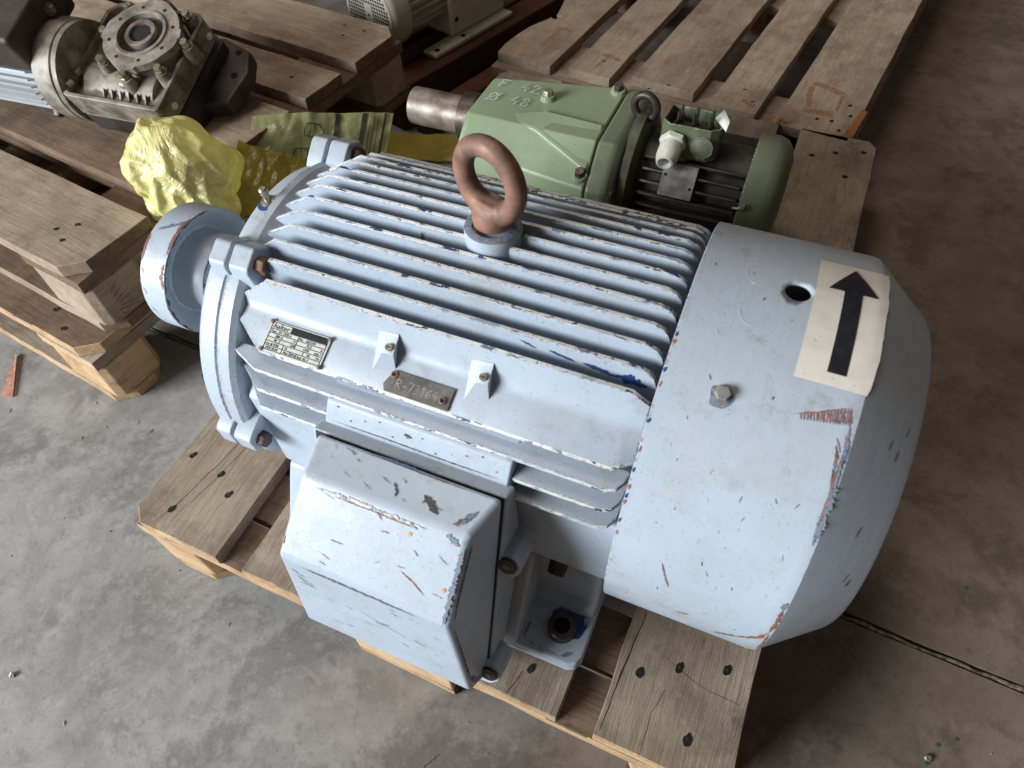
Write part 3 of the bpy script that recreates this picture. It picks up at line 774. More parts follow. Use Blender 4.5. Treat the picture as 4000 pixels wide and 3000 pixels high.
# rusty sleeve in the bolt hole of the front foot
g = G(); g.lathe([(0, .0165), (.012, .0160), (.0135, .0140), (.0135, .0092), (-.008, .0090)], m3(.582, .1915, -.1995), (0, 0, 1), 32, False)
g.sl = 1; g.lathe([(.003, .0092), (.0034, .0092)], m3(.582, .1915, -.1975), (0, 0, 1), 24)
g.obj('bolt_sleeve', ['darksteel', 'black'], ff)
g = G(); g.add([m3(.587 + r_*cos(t), .1915 + r_*sin(t)*.9 - .009, -.1985) for t, r_ in [(2*pi*k/18, random.uniform(.018, .024)) for k in range(18)]], [tuple(range(18))]); g.obj('paint_scrape', 'scrape_blue', ff, fix=False)
g = G(); g.cyl(m3(.563, .150, -.112), m3(.563, .164, -.120), .0105, .0095, 20); g.obj('drain_plug', 'darksteel', ff, bevel=.001)

fp = lambda s_, t: m3(s_, t, -.1986)
for k, (a, b, w, mt) in enumerate((((.545, .215), (.546, .195), .0022, 'scrape'), ((.548, .218), (.590, .2215), .0018, 'scrape_grey'), ((.590, .2205), (.603, .212), .0028, 'scrape'), ((.598, .175), (.602, .165), .0022, 'grime'), ((.590, .160), (.596, .150), .003, 'grime'), ((.606, .185), (.606, .175), .0016, 'grime'))):
    g = G()
    jq = []
    rnd_ = random.Random(900 + k); n_ = 14; A_ = Vector(a); B_ = Vector(b); nn_ = Vector((-(B_ - A_).y, (B_ - A_).x)).normalized(); vs = []
    for i_ in range(n_ + 1):
        q_ = A_.lerp(B_, i_/n_); e_ = sin(pi*min(1, max(0, (i_ + .3)/(n_ + .6))))
        vs += [fp(*(q_ + nn_*w*e_*rnd_.uniform(.3, 1.2))), fp(*(q_ - nn_*w*e_*rnd_.uniform(.3, 1.2)))]
    g.add(vs, [(2*i_, 2*i_ + 1, 2*i_ + 3, 2*i_ + 2) for i_ in range(n_)]); g.obj('paint_scrape', mt, ff, fix=False)
# terminal box low on the front side: base, lid, flange, bolts
base = G(); lprism(base, [(.135, .100), (.1655, .0905), (.1775, .0725), (.1795, .0655), (.172, .040), (.175, -.085), (.135, -.085)], .338, .5235)
tb = base.obj('terminal_box', 'paint', motor, bevel=.0025, seg=3, label='terminal box with worn lid on the lower front side')
g = G(); fl0 = [(.174, .070), (.1905, .0760), (.270, -.186), (.262, -.205), (.235, -.195), (.17, -.06)]
lprism(g, fl0, .334, .5285)
g.obj('box_flange', 'paint', tb, bevel=.0025, seg=2)
def lug(s, f, v, r):
    g = G(); d = Vector((-cos(radians(20)), sin(radians(20))))
    for k in range(1): pass
    pts = [(-r, -r), (r*.4, -r), (r, -r*.3), (r, r*.3), (r*.4, r), (-r, r)]
    # prism along lid normal (f,v) = (.94,.34)
    N_ = Vector((.937, .35)); T_ = Vector((.35, -.937))
    g.prism(pts, lambda a, s_, t_: m3(s + s_, f + N_.x*a + T_.x*t_, v + N_.y*a + T_.y*t_), -.020, .016)
    return g
for (s, f, v) in ((.531, .212, -.012), (.528, .272, -.168)):
    lug(s, f - .012, v - .006, .0155).obj('lug', 'paint', tb, bevel=.003, seg=2)
    g = G(); g.lathe([(0, .0095), (.008, .0095), (.009, .0085)], m3(s + .003, f - .004, v + .001), (0, -.937, .35), 24); g.sl = 1
    g.lathe([(0, .0035), (.0004, .0035)], m3(s + .003, f - .004 + .937*.0092, v + .001 + .35*.0092), (0, -.937, .35), 6)
    g.obj('bolt', ['darksteel', 'steel'], tb)
for (s, f, v) in ((.329, .205, -.03), (.326, .268, -.17)):
    lug(s, f - .010, v - .006, .012).obj('lug', 'paint', tb, bevel=.003, seg=2)
# lid: crease ring, nose ring with draft
cs = [((.343, .5270), .193, .0800), ((.350, .5125), .234, .0740), ((.342, .5150), .291, .0150), ((.325, .5240), .3005, -.150), ((.329, .5250), .272, -.190), ((.334, .5250), .250, -.128)]
g = G(); nL = len(cs)
A = [m3(c[0][0], c[1], c[2]) for c in cs]; B = [m3(c[0][1], c[1], c[2]) for c in cs]
g.add(A + B, [tuple(range(nL)), tuple(range(nL, 2*nL))[::-1]] + [(i, nL + i, nL + (i + 1) % nL, (i + 1) % nL) for i in range(nL)])
lid = g.obj('lid', 'paint', tb, bevel=.0055, seg=4, smooth=25)
# gasket line
g = G(); lprism(g, [(.1895, .0745), (.1912, .0745), (.2715, -.187), (.2690, -.187)], .3375, .5262); g.obj('gasket', 'seal', tb)

# jagged scrapes: strips that follow a path on a surface
def jag(name, pathfn, pts, w, seed, mat, parent, step=.0014, off=0.0):
    rnd = random.Random(seed); full = []
    for a, b in zip(pts[:-1], pts[1:]):
        a = Vector(a); b = Vector(b); k = max(1, int((b - a).length/step)); full += [a.lerp(b, t/k) for t in range(k)]
    full.append(Vector(pts[-1])); k = len(full); vs = []
    for i, p in enumerate(full):
        d = (full[min(i + 1, k - 1)] - full[max(i - 1, 0)]); d = d.normalized() if d.length > 1e-9 else Vector((1, 0)); nn = Vector((-d.y, d.x))
        env = min(1, 4*min(i + .5, k - i - .5)/k)
        vs += [pathfn(*(p + nn*w*env*(rnd.uniform(.3, 1.0) + .5*noise.noise(Vector((i*.21, seed, 1))) + (.5 if rnd.random() < .12 else 0)))), pathfn(*(p - nn*w*env*(rnd.uniform(.3, 1.0) + .5*noise.noise(Vector((i*.21, seed, 9))))))]
    g = G(); g.add(vs, [(2*i, 2*i + 1, 2*i + 3, 2*i + 2) for i in range(k - 1)])
    return g.obj(name, mat, parent, fix=False)
def on_plane(p0, p1, lift=.0006):        # plane through lid points in (f,v), parameter t = distance from p0
    d = Vector((p1[0] - p0[0], p1[1] - p0[1])); L = d.length; d /= L; nr = Vector((-d.y, d.x))
    if nr.x < 0: nr = -nr
    return lambda s, t: m3(s, p0[0] + d.x*t + nr.x*lift, p0[1] + d.y*t + nr.y*lift)
face1 = on_plane((.234, .0740), (.291, .015)); face2 = on_plane((.291, .015), (.3005, -.150)); ftop_ = on_plane((.193, .0800), (.234, .0740)); ftop = lambda s, t: ftop_(s, t*.77)
L1 = .0874
jag('paint_scrape', face1, [(.366, .0075), (.40, .0060), (.44, .0068), (.478, .0062)], .0024, 1, 'scrape_grey', lid)
jag('paint_scrape', face1, [(.385, .0090), (.43, .0085), (.468, .0092)], .0009, 2, 'scrape_rust', lid)
jag('paint_scrape', face2, [(.362, .0065), (.40, .0060), (.45, .0065), (.487, .0070)], .0024, 3, 'scrape', lid, off=0)
jag('paint_scrape', face1, [(.5115, .006), (.5105, .030), (.5100, .06), (.5095, .085)], .0034, 4, 'scrape', lid)
jag('paint_scrape', face1, [(.4935, .0045), (.501, .0065), (.507, .010)], .0034, 5, 'scrape', lid)
jag('paint_scrape', ftop, [(.499, .047), (.507, .032), (.511, .024)], .0032, 6, 'scrape', lid)
jag('paint_scrape', ftop, [(.496, .047), (.502, .038)], .0022, 7, 'scrape_rust', lid)
def endp(f, v):
    # right end face of the lid, s varies a little between its corners
    return m3(.5150 + .0095*max(0, min(1, (.235 - f)/.05)) + .009*max(0, min(1, (.015 - v)/.165)) + .0012, f, v)
for k, (pth, w, mt) in enumerate((([(.234, .066), (.258, .040), (.284, .010)], .0030, 'scrape'), ([(.228, .060), (.237, .048)], .0035, 'grime'), ([(.287, .004), (.290, -.04), (.293, -.09), (.295, -.135)], .0016, 'grime'), ([(.262, .030), (.266, .012)], .0026, 'grime'), ([(.272, .0), (.276, -.012)], .0022, 'scrape'), ([(.292, -.125), (.288, -.15), (.279, -.17)], .0035, 'scrape'), ([(.25, -.04), (.252, -.05)], .0016, 'grime'))):
    jag('paint_scrape', endp, pth, w, 400 + k, mt, lid)
jag('paint_scrape', ftop, [(.433, .026), (.438, .034), (.439, .041)], .0018, 8, 'scrape_blue', lid)
jag('paint_scrape', ftop, [(.405, .0035), (.425, .003), (.455, .0035)], .0014, 9, 'scrape_blue', lid)
jag('paint_scrape', ftop, [(.385, .006), (.41, .005), (.452, .006), (.50, .006)], .0007, 90, 'grime', lid)
bt = on_plane((.1655, .0905), (.1775, .0725))
jag('paint_scrape', bt, [(.345, .019), (.40, .0185), (.46, .019), (.52, .0185)], .0006, 91, 'grime', tb)
jag('paint_scrape', bt, [(.42, .008), (.428, .009)], .0016, 92, 'grime', tb)
for k in range(12): jag('paint_scrape', bt, [(.35 + .0145*k, .003 + .014*((k*37) % 10)/10), (.352 + .0145*k, .0035 + .014*((k*37) % 10)/10)], .0007, 93 + k, ('grime', 'scrape_blue', 'scrape_grey')[k % 3], tb)
jag('paint_scrape', ftop, [(.462, .028), (.474, .036), (.48, .043)], .0045, 10, 'grime', lid)
jag('paint_scrape', face2, [(.35, .02), (.357, .027), (.364, .031)], .0012, 11, 'scrape', lid)
jag('paint_scrape', face2, [(.351, .032), (.360, .040), (.369, .043)], .0012, 12, 'scrape', lid)
jag('paint_scrape', face2, [(.353, .046), (.372, .048)], .0008, 13, 'grime', lid)
jag('paint_scrape', face1, [(.345, .062), (.345, .07)], .0018, 14, 'scrape_rust', lid)
for k, (a, b, c, d, w) in enumerate(((.41, .055, .47, .082, .0006), (.43, .07, .44, .074, .0008), (.455, .10, .462, .104, .0007), (.485, .12, .496, .126, .0006), (.40, .06, .408, .064, .0006), (.49, .09, .496, .093, .0007), (.47, .075, .485, .08, .0005), (.48, .105, .49, .11, .0005))):
    jag('paint_scrape', face2, [(a, b), ((a + c)/2, (b + d)/2 + .001), (c, d)], w, 20 + k, 'scrape_grey' if k % 2 else 'grime', lid)
rq = random.Random(77)
for k in range(34):
    fn = (face1, face2, ftop)[k % 3]; tm = (.082, .155, .045)[k % 3]
    a_ = Vector((rq.uniform(.362, .495), rq.uniform(.06*tm, .92*tm))); dv = Vector((rq.uniform(.003, .014), rq.uniform(-.003, .006)))
    jag('paint_scrape', fn, [a_, a_ + dv*.5 + Vector((0, rq.uniform(-.0006, .0006))), a_ + dv], rq.uniform(.0003, .0008), 500 + k, ('grime', 'scrape_grey', 'scrape')[rq.randrange(3)], lid)
jag('paint_scrape', face1, [(.46, .050), (.475, .056), (.488, .064)], .0006, 40, 'scrape_rust', lid)
g = G()
for (s, t) in ((.462, .016), (.503, .052)):
    g.add([face1(s + .0019*cos(a*pi/4), t + .0019*sin(a*pi/4)) for a in range(8)], [tuple(range(8))])
g.obj('yellow_fleck', simple('yellow_fleck', (.75, .36, .03), .5), lid, fix=False)

# end shield
g = G()
nsh = 144
def shr(t):
    a = math.degrees(t) % 360
    def sst(x, e0, e1): q = max(0, min(1, (x - e0)/(e1 - e0))); return q*q*(3 - 2*q)
    if a > 300: a -= 360
    hi = sst(a, -30, -22)*(1 - sst(a, 57, 61))
    lo = .930 if 57 <= a <= 200 else .955
    return lo + (1.020 - lo)*hi
rings = []
for s_, r_ in ((.163, .05), (.166, .120), (.170, .148), (.1785, .168), (.184, .1755), (.189, .1785), (.205, .1790), (.2068, .1775), (.2085, .1772), (.2095, .1785), (.221, .1780), (.226, .1740), (.229, .150)):
    rings.append([m3(s_ + (.004 if shr(2*pi*k/nsh) < .98 and s_ < .2 else 0), r_*(shr(2*pi*k/nsh) if r_ > .16 else .94)*cos(2*pi*k/nsh), r_*(shr(2*pi*k/nsh) if r_ > .16 else .94)*sin(2*pi*k/nsh)) for k in range(nsh)])
g.loft(rings)
shield = g.obj('end_shield', 'paint', motor, smooth=28)
def lug_pair(deg, r1=.1945):
    for (s0, s1, ro) in ((.1910, .2110, 0), (.2140, .2370, .001)):
        g = G(); c, s_ = cos(radians(deg)), sin(radians(deg))
        R = lambda r, t: (r*c - t*s_, r*s_ + t*c)
        w = .0175
        pts = [R(.150, -w*1.5), R(.172, -w*1.25), R(r1 - .004, -w*.8), R(r1, -w*.6), R(r1 + ro, w*.6), R(r1 - .004, w*.8), R(.172, w*1.25), R(.150, w*1.5)]
        lprism(g, pts, s0, s1); g.obj('clamp_lug', 'paint', shield, bevel=.0025, seg=2)
    g = G(); c, s_ = cos(radians(deg)), sin(radians(deg))
    hexa(g, m3(.237, .182*c, .182*s_), (1, 0, 0), .015, .009); g.obj('bolt', 'rust' if deg == 60 else 'darksteel', shield)
for a in (-3, 60, 118, 178, 240, 300): lug_pair(a)
# gussets on the shield rim
for a in (38, 83, 20):
    pass
g = G(); o_ = Vector(pol(.199, .1645, 84)); d_ = Vector((0, -cos(radians(84)), sin(radians(84))))
g.lathe([(0, .008), (.004, .0075), (.0045, .0036), (.012, .0036), (.0125, .0045), (.018, .0045), (.0195, .003)], o_, d_, 16); g.obj('grease_nipple', 'zinc', shield)
g = G(); g.add([pol(.199 + .008*cos(t), .1672, 82 + 2.6*sin(t)) for t in [2*pi*k/14 for k in range(14)]], [tuple(range(14))]); g.obj('paint_scrape', 'scrape_blue', shield, fix=False)

# shaft and disc
g = G(); g.cyl(m3(.0, 0, 0), m3(.17, 0, 0), .030, n=40); g.obj('shaft', 'darksteel', motor)
g = G()
g.lathe([(.002, .020), (.002, .0775), (.0035, .0796), (.0385, .0796), (.0392, .0788), (.0370, .0745), (.0310, .0680), (.0250, .0610), (.0225, .0565), (.0240, .0530), (.0320, .0512), (.050, .0505), (.0655, .0502), (.067, .0490), (.067, .0385), (.061, .0375), (.061, .031)], (0, 0, VZ), (1, 0, 0), 96)
disc = g.obj('coupling_disc', 'paint', motor, smooth=40)
def on_cyl(R, lift=.0005): return lambda s, t: pol(s, R + lift, degrees_(t, R))
def degrees_(t, R): return math.degrees(t/R)
cd = on_cyl(.0796)
tt = lambda deg, R=.0796: radians(deg)*R
jag('paint_scrape', cd, [(.0375, tt(95)), (.036, tt(80)), (.0365, tt(66)), (.0365, tt(55))], .0022, 50, 'scrape_rust', disc)
jag('paint_scrape', cd, [(.010, tt(75)), (.020, tt(80)), (.030, tt(84)), (.036, tt(90))], .0028, 51, 'scrape', disc)
jag('paint_scrape', cd, [(.004, tt(70)), (.0045, tt(55)), (.004, tt(45))], .0018, 52, 'scrape_rust', disc)
jag('paint_scrape', cd, [(.0365, tt(48)), (.0345, tt(36)), (.037, tt(26))], .0030, 53, 'scrape_rust', disc)
jag('paint_scrape', cd, [(.0385, tt(20)), (.0378, tt(10)), (.0385, tt(-20))], .0012, 54, 'grime', disc)
for k, (s, a) in enumerate(((.006, 22), (.009, 2), (.005, 40))): jag('paint_scrape', cd, [(s, tt(a)), (s + .004, tt(a - 5))], .0013, 55 + k, 'scrape_grey', disc)
def on_end(s): return lambda r, t: pol(s, r, math.degrees(t))
def edge_arc(sx, r, a0, a1, w, seed, mat, par):
    rnd = random.Random(seed); g = G(); vs = []; n = 60
    for k in range(n + 1):
        a = a0 + (a1 - a0)*k/n; ww = w*max(.12, noise.noise(Vector((k*.35, seed, 0))) + .35)*1.4
        vs += [pol(sx + .0004, r - ww, a), pol(sx + .0004, r, a)]
    g.add(vs, [(2*i, 2*i + 1, 2*i + 3, 2*i + 2) for i in range(n)]); g.obj('paint_scrape', mat, par, fix=False)
edge_arc(.0392, .0792, -30, 110, .0026, 60, 'grime', disc); edge_arc(.067, .0494, -40, 100, .0036, 61, 'rust', disc)

# lifting eye in its boss
g = G(); g.lathe([(-.06, .0270), (-.010, .0260), (.0, .0262), (.0035, .0248), (.004, .0200), (.001, .0185)], m3(.440, .003, .1915), (0, 0, 1), 40)
bo = g.obj('eye_boss', 'paint', motor, smooth=40)
g = G(); g.lathe([(-.0008, .0258), (.0004, .0240), (.0006, .0190)], m3(.440, .003, .1955), (0, 0, 1), 40, False); g.obj('boss_rim', 'scrape', bo)
eye = empty('eyebolt', (0, 0, 0)); eye.parent = motor; eye.location = m3(.440, .003, .1955); eye.rotation_euler = (0, 0, radians(-17))
g = G()
ecz = .0465; Rm = .0300
ring = []; nn = 56
rad = []
for k in range(nn):
    a = 2*pi*k/nn - pi/2
    ring.append((Rm*cos(a)*.97, 0, ecz + (Rm + .001)*sin(a)))
    lo = max(0, -sin(a)); rad.append(.0093 + .0028*lo**3)
g.tube(ring, rad, 20, True)
# neck: flares from the shoulder into the ring
rings = []
for t, rx, ry in ((0, .0165, .0165), (.0025, .0180, .0178), (.006, .0182, .0175), (.011, .0190, .0168), (.017, .0215, .0150), (.021, .0232, .0128), (.025, .0240, .0085)):
    rings.append([(rx*cos(2*pi*k/32), ry*sin(2*pi*k/32), t + .002) for k in range(32)])
g.loft(rings)
eb = g.obj('ring', 'rust', eye, smooth=60)
rm = eb.modifiers.new('remesh', 'REMESH'); rm.mode = 'VOXEL'; rm.voxel_size = .0009; rm.use_smooth_shade = True
sm = eb.modifiers.new('smooth', 'SMOOTH'); sm.iterations = 12; sm.factor = .6
g = G(); g.lathe([(0, .0110), (.004, .0110)], (0, 0, -.001), (0, 0, 1), 20); g.obj('thread', 'darksteel', eye)

# fan cowl
S1c, S2c, S3c, RC = .6203, .7625, .810, .1952
g = G()
g.lathe([(S1c + .001, RC - .0022), (S1c, RC - .0012), (S1c + .0006, RC)] + [(S1c + .006 + .0075*k, RC) for k in range(18)] + [(S2c - .004, RC), (S2c + .0006, RC - .0007), (S2c + .004, RC - .0032), (S3c, .1575), (S3c + .004, .1535), (S3c + .005, .149), (S3c + .005, .10),
         (S3c + .003, .10), (S3c + .003, .149), (S3c - .001, .1555), (S2c + .002, RC - .0045), (S2c - .003, RC - .0028), (S1c + .001, RC - .0022)], (0, 0, VZ), (1, 0, 0), 120, False)
cowl = g.obj('fan_cowl', 'cowl', motor, smooth=24)
# round inspection hole, cut right through the sheet
ct = G(); hd = 92.0; ct.cyl(Vector(pol(.7003, .17, hd)), Vector(pol(.7003, .22, hd)), .0102, n=28)
c = ct.obj('cutter', 'black'); c.parent = motor
bpy.context.view_layer.update(); boolean(cowl, c)
# grille of concentric rings closing the rear of the cowl, fan drum behind
g = G()
for r in (.095, .08, .065, .05, .035, .02):
    g.lathe([(S3c + .0005, r - .002), (S3c + .0045, r - .002), (S3c + .0045, r + .002), (S3c + .0005, r + .002), (S3c + .0005, r - .002)], (0, 0, VZ), (1, 0, 0), 48, False)
for k in range(6):
    a = k*pi/3; g.tube([m3(S3c + .002, .01*cos(a), .01*sin(a)), m3(S3c + .002, .102*cos(a), .102*sin(a))], .002, 6)
g.obj('grille', 'cowl', cowl)
g = G(); g.lathe([(.645, .03), (.65, .150), (.655, .168), (.735, .168), (.74, .03)], (0, 0, VZ), (1, 0, 0), 48)
g.obj('fan', 'seal', motor)  # closed dark drum for the fan, enlarged so the inspection hole reads black
# cowl bolt
d_ = Vector((0, -cos(radians(61.2)), sin(radians(61.2))))
g = G(); hexa(g, pol(.668, RC - .0005, 61.2), d_, .0105, .0055, .3, .0072); cb = g.obj('bolt', 'alu', cowl)
g = G(); g.lathe([(0, .0022), (.0002, .0022)], Vector(pol(.668, RC - .0005, 61.2)) + d_*.0077, d_, 10)
g = G(); g.add([pol(.6672 + .0088*(1 + .18*sin(3*t + 1))*cos(t), RC + .0003, 60.4 + 2.9*(1 + .15*cos(2*t))*sin(t)) for t in [2*pi*k/24 for k in range(24)]], [tuple(range(24))])
g.obj('paint_scrape', 'scrape', cowl, fix=False)
d2 = Vector((0, -cos(radians(-58)), sin(radians(-58))))
# sticker with arrow
def sheet(name, s0, s1, a0, a1, lift, mat, parent, ns=8, na=24, fn=None):
    g = G()
    g.grid(lambda u, v: pol(*((s0 + (s1 - s0)*u, RC + lift, a0 + (a1 - a0)*v) if not fn else fn(u, v))), ns, na)
    return g.obj(name, mat, parent, fix=False)
rs = random.Random(4); edgej = [rs.uniform(-.0006, .0004) for _ in range(60)]
def stf(u, v):
    se = .7665 + edgej[int(v*26)] - (.004 if v < .12 else 0)*rs.random()
    s = .7122 + (se - .7122)*u
    r = RC + .0005 if s < .7585 else RC + .0005 - max(0, s - .7585)**1.6*1.9
    return s, r, 69.5 + (108.3 - 69.5)*v
stk = sheet('sticker', 0, 0, 0, 0, 0, 'sticker', cowl, 14, 26, stf)
g = G()
na = 22
def strip(s0f, s1f, a0, a1, n):
    vs = []
    for k in range(n + 1):
        a = a0 + (a1 - a0)*k/n; t = k/n
        for j in range(7): vs.append(pol(s0f(t) + (s1f(t) - s0f(t))*j/6, RC + .0009, a))
    g.add(vs, [(7*k + j, 7*k + j + 1, 7*(k + 1) + j + 1, 7*(k + 1) + j) for k in range(n) for j in range(6)])
strip(lambda t: .7335, lambda t: .7470, 72.5, 96.0, 20)
strip(lambda t: .7215 + .0188*t, lambda t: .7588 - .0188*t + .0002, 96.0, 106.2, 10)
g.obj('arrow', 'ink', stk, fix=False)
# scrapes on the cowl
cc = on_cyl(RC, .0004); tc = lambda d: radians(d)*RC
jag('paint_scrape', cc, [(.758, tc(62.5)), (.7598, tc(58)), (.7602, tc(54)), (.7605, tc(50))], .0020, 70, 'scrape', cowl)
jag('paint_scrape', cc, [(.7600, tc(52)), (.7608, tc(46)), (.7605, tc(40)), (.7600, tc(35))], .0036, 71, 'scrape', cowl)
jag('paint_scrape', cc, [(.7585, tc(56)), (.7590, tc(50)), (.759, tc(44)), (.7588, tc(37.5))], .0011, 72, 'scrape_rust', cowl)
jag('paint_scrape', cc, [(.718, tc(61.3)), (.735, tc(63.2)), (.7555, tc(66.0))], .0008, 73, 'scrape_rust', cowl)
for k in range(16):
    t = k/15; s = .724 + .032*t; a = 61.9 + 4.0*t
    jag('paint_scrape', cc, [(s, tc(a)), (s + .0015, tc(a - 1.2 - 2.5*t))], .0007 + .0009*t, 80 + k, ('scrape', 'scrape_rust')[k % 2], cowl)
for k in range(7):
    jag('paint_scrape', cc, [(.752 + .0009*k, tc(59 - 1.6*k)), (.757 + .0004*k, tc(56.2 - 1.6*k))], .0009, 100 + k, ('scrape', 'grime', 'scrape_rust')[k % 3], cowl)
jag('paint_scrape', cc, [(.723, tc(-10.5)), (.733, tc(-8)), (.741, tc(-5.6))], .0026, 110, 'scrape', cowl)
jag('paint_scrape', cc, [(.738, tc(-6.6)), (.747, tc(-3.8)), (.756, tc(-.4)), (.7595, tc(4))], .0022, 111, 'scrape_rust', cowl)
jag('paint_scrape', cc, [(.7598, tc(4)), (.7605, tc(10)), (.7605, tc(15.5))], .0019, 112, 'scrape_rust', cowl)
jag('paint_scrape', cc, [(.7600, tc(15)), (.7605, tc(18))], .0026, 113, 'scrape', cowl)
jag('paint_scrape', cc, [(.7605, tc(4)), (.7610, tc(-6)), (.761, tc(-12))], .0010, 114, 'scrape_rust', cowl)
jag('paint_scrape', cc, [(.663, tc(16.5)), (.667, tc(13)), (.674, tc(7.8))], .0010, 115, 'scrape_rust', cowl)
jag('paint_scrape', cc, [(.665, tc(14.5)), (.672, tc(9.4))], .0006, 116, 'scrape_grey', cowl)
jag('paint_scrape', cc, [(.686, tc(-4.6)), (.698, tc(-3.1))], .0007, 117, 'scrape_rust', cowl)
for k, a in enumerate((71.8, 69.8, 62.9, 59.4, 50.8, 44, 38.8, 34.4, 32.0, 30.3, 25, 21)):
    jag('paint_scrape', cc, [(.6216, tc(a - .6)), (.6221, tc(a + .6))], .0014, 120 + k, ('scrape_blue', 'scrape_rust')[k % 2], cowl)
def on_cone(sx, t): # t arclength at RC
    r = RC + (.1575 - RC)*(sx - S2c)/(S3c - S2c) + .0004; return pol(sx, r, math.degrees(t/RC))
for k, (s, a, w) in enumerate(((.790, 39, .0015), (.800, 22, .0022), (.796, 24, .0014), (.792, 62, .0012), (.799, 60, .0016), (.803, 67, .0010))):
    jag('paint_scrape', on_cone, [(s, tc(a - 1.5)), (s + .0015, tc(a + 1.7))], w*.5, 140 + k, 'rust', cowl)
def faint():
    n = N('faint_chalk'); a = n.ramp(n.noise(n.coord(), 140, 4, .7), [(.42, .0), (.62, .32)])
    n.set(col=(.68, .74, .76), rough=.9); n.link(a, n.b.inputs['Alpha']); return n.m
for k in range(38):
    a_ = Vector((rq.uniform(.628, .752), tc(rq.uniform(-25, 98)))); L_ = rq.uniform(.0015, .007); th_ = rq.uniform(1.0, 2.2)
    if .705 < a_.x and a_.y > tc(66): continue
    jag('paint_scrape', cc, [a_, a_ + Vector((cos(th_), sin(th_)))*L_], rq.uniform(.0002, .0006), 600 + k, ('grime', 'scrape_grey', 'scrape_grey', 'scrape')[rq.randrange(4)], cowl)
# faint chalk rings on the cowl
g = G()
for (s, a, rs_, ra) in ((.672, 83, .011, 4.2), (.668, 95, .010, 3.8), (.655, 76, .006, 2.0)):
    pts = [pol(s + rs_*cos(t), RC + .0002, a + ra*sin(t)) for t in [2*pi*k/30 for k in range(9, 24)]]
    g.tube(pts, [.0004 + .0002*sin(k) for k in range(len(pts))], 4)
g.obj('chalk_mark', faint(), cowl)
# green pen tick on one fin, blue bared paint near the cowl
jag('paint_scrape', lambda s, t: m3(s, .0160 + .0036, t), [(.374, .165), (.375, .181)], .0013, 150, simple('green_ink', (.01, .08, .03), .5), motor)
for k, (s0, s1, v0, w) in enumerate(((.585, .612, .149, .006), (.556, .59, .151, .0028), (.525, .55, .1545, .0014), (.50, .515, .157, .001))):
    jag('paint_scrape', lambda s, t: m3(s, .0868 + .0031, t), [(s0, v0 + .002), (s1, v0 - .003)], w, 160 + k, 'scrape_blue', motor)

# ------------------------------------------------------------------ green gear motor behind
GY = .010
green = empty('gear_motor', (.03, .784, .144), (0, 0, GY), 'green gear motor with grimy black finned motor and white cable gland behind the big motor', 'gear motor')
AZ = .156; AM = .119
g = G(); g.lathe([(.0, .029), (.0015, .0310), (.098, .0310)], (0, 0, AZ), (1, 0, 0), 48); g.obj('output_shaft', 'steel', green, smooth=40)
g = G(); g.lathe([(.098, .0312), (.0985, .0400), (.124, .0405), (.125, .038)], (0, 0, AZ), (1, 0, 0), 48); g.obj('collar', 'darksteel', green, smooth=40)
g = G(); g.lathe([(.118, .031), (.15, .033)], (0, 0, AZ), (1, 0, 0), 32); g.obj('seal_hub', 'darksteel', green)
# gearbox: lofted casting, sections in (y, z) local
def sec(x, pts): return [(x, y, z) for y, z in pts]
secs = [sec(.128, [(-.050, 0.1977), (.052, 0.1977), (.098, 0.1623), (.108, 0.0955), (.108, 0.0115), (-.118, 0.0115), (-.120, 0.0859), (-.094, 0.1623)]),
        sec(.135, [(-.055, 0.2015), (.056, 0.2015), (.101, 0.1643), (.111, 0.0955), (.112, 0.0095), (-.122, 0.0095), (-.123, 0.0859), (-.098, 0.1643)]),
        sec(.225, [(-.060, 0.2034), (.068, 0.2044), (.108, 0.1681), (.118, 0.0955), (.120, 0.0076), (-.130, 0.0076), (-.130, 0.0859), (-.108, 0.1623)]),
        sec(.305, [(-.066, 0.2063), (.078, 0.2072), (.113, 0.1738), (.122, 0.1050), (.124, 0.0057), (-.136, 0.0057), (-.136, 0.0859), (-.118, 0.1604)]),
        sec(.356, [(-.070, 0.2091), (.082, 0.2101), (.117, 0.1776), (.125, 0.1050), (.126, 0.0057), (-.140, 0.0057), (-.140, 0.0859), (-.124, 0.1604)])]
g = G(); g.loft(secs); gb = g.obj('gearbox', 'greenpaint', green, bevel=.012, seg=4, smooth=50)
g = G(); secs2 = [sec(.3575, [(y*1.01, z*1.01 - .001) for _, y, z in secs[-1]]), sec(.386, [(y*1.01, z*1.01 - .001) for _, y, z in secs[-1]]), sec(.398, [(y*.93, .11 + (z - .11)*.93) for _, y, z in secs[-1]])]
g.loft(secs2); gfl = g.obj('gearbox_flange', 'greenpaint2', green, bevel=.006, seg=3, smooth=50)
# cast-in ribs and screw bosses
g = G(); g.loft([[(.20, -.052, .193), (.20, -.03, .195), (.205, -.03, .203), (.205, -.052, .202)], [(.25, -.072, .186), (.25, -.02, .195), (.255, -.02, .211), (.255, -.066, .206)], [(.354, -.108, .150), (.354, -.03, .200), (.354, -.03, .214), (.354, -.108, .182)]])
g.obj('cast_rib', 'greenpaint', gb, bevel=.006, seg=3, smooth=60)
for (x, y, z, m_) in ((.243, .020, .197, 1), (.345, -.104, .160, 0), (.345, .07, .202, 0)):
    g = G(); g.lathe([(0, .016), (.012, .012), (.016, .011)], (x, y, z), (0, -.1 if m_ else -.35, 1), 20); bs = g.obj('screw_boss', 'greenpaint', gb, smooth=50)
    g = G(); hexa(g, Vector((x, y - (.0015 if m_ else .005), z + .015)), (0, -.1 if m_ else -.35, 1), .014, .009); g.obj('bolt', 'zinc' if m_ else 'darksteel', gb)
strokes('chalk_lettering', 'F:42', .152, .024, .022, .0011, .85, 'chalk', gb, z=.2068, seed=1)
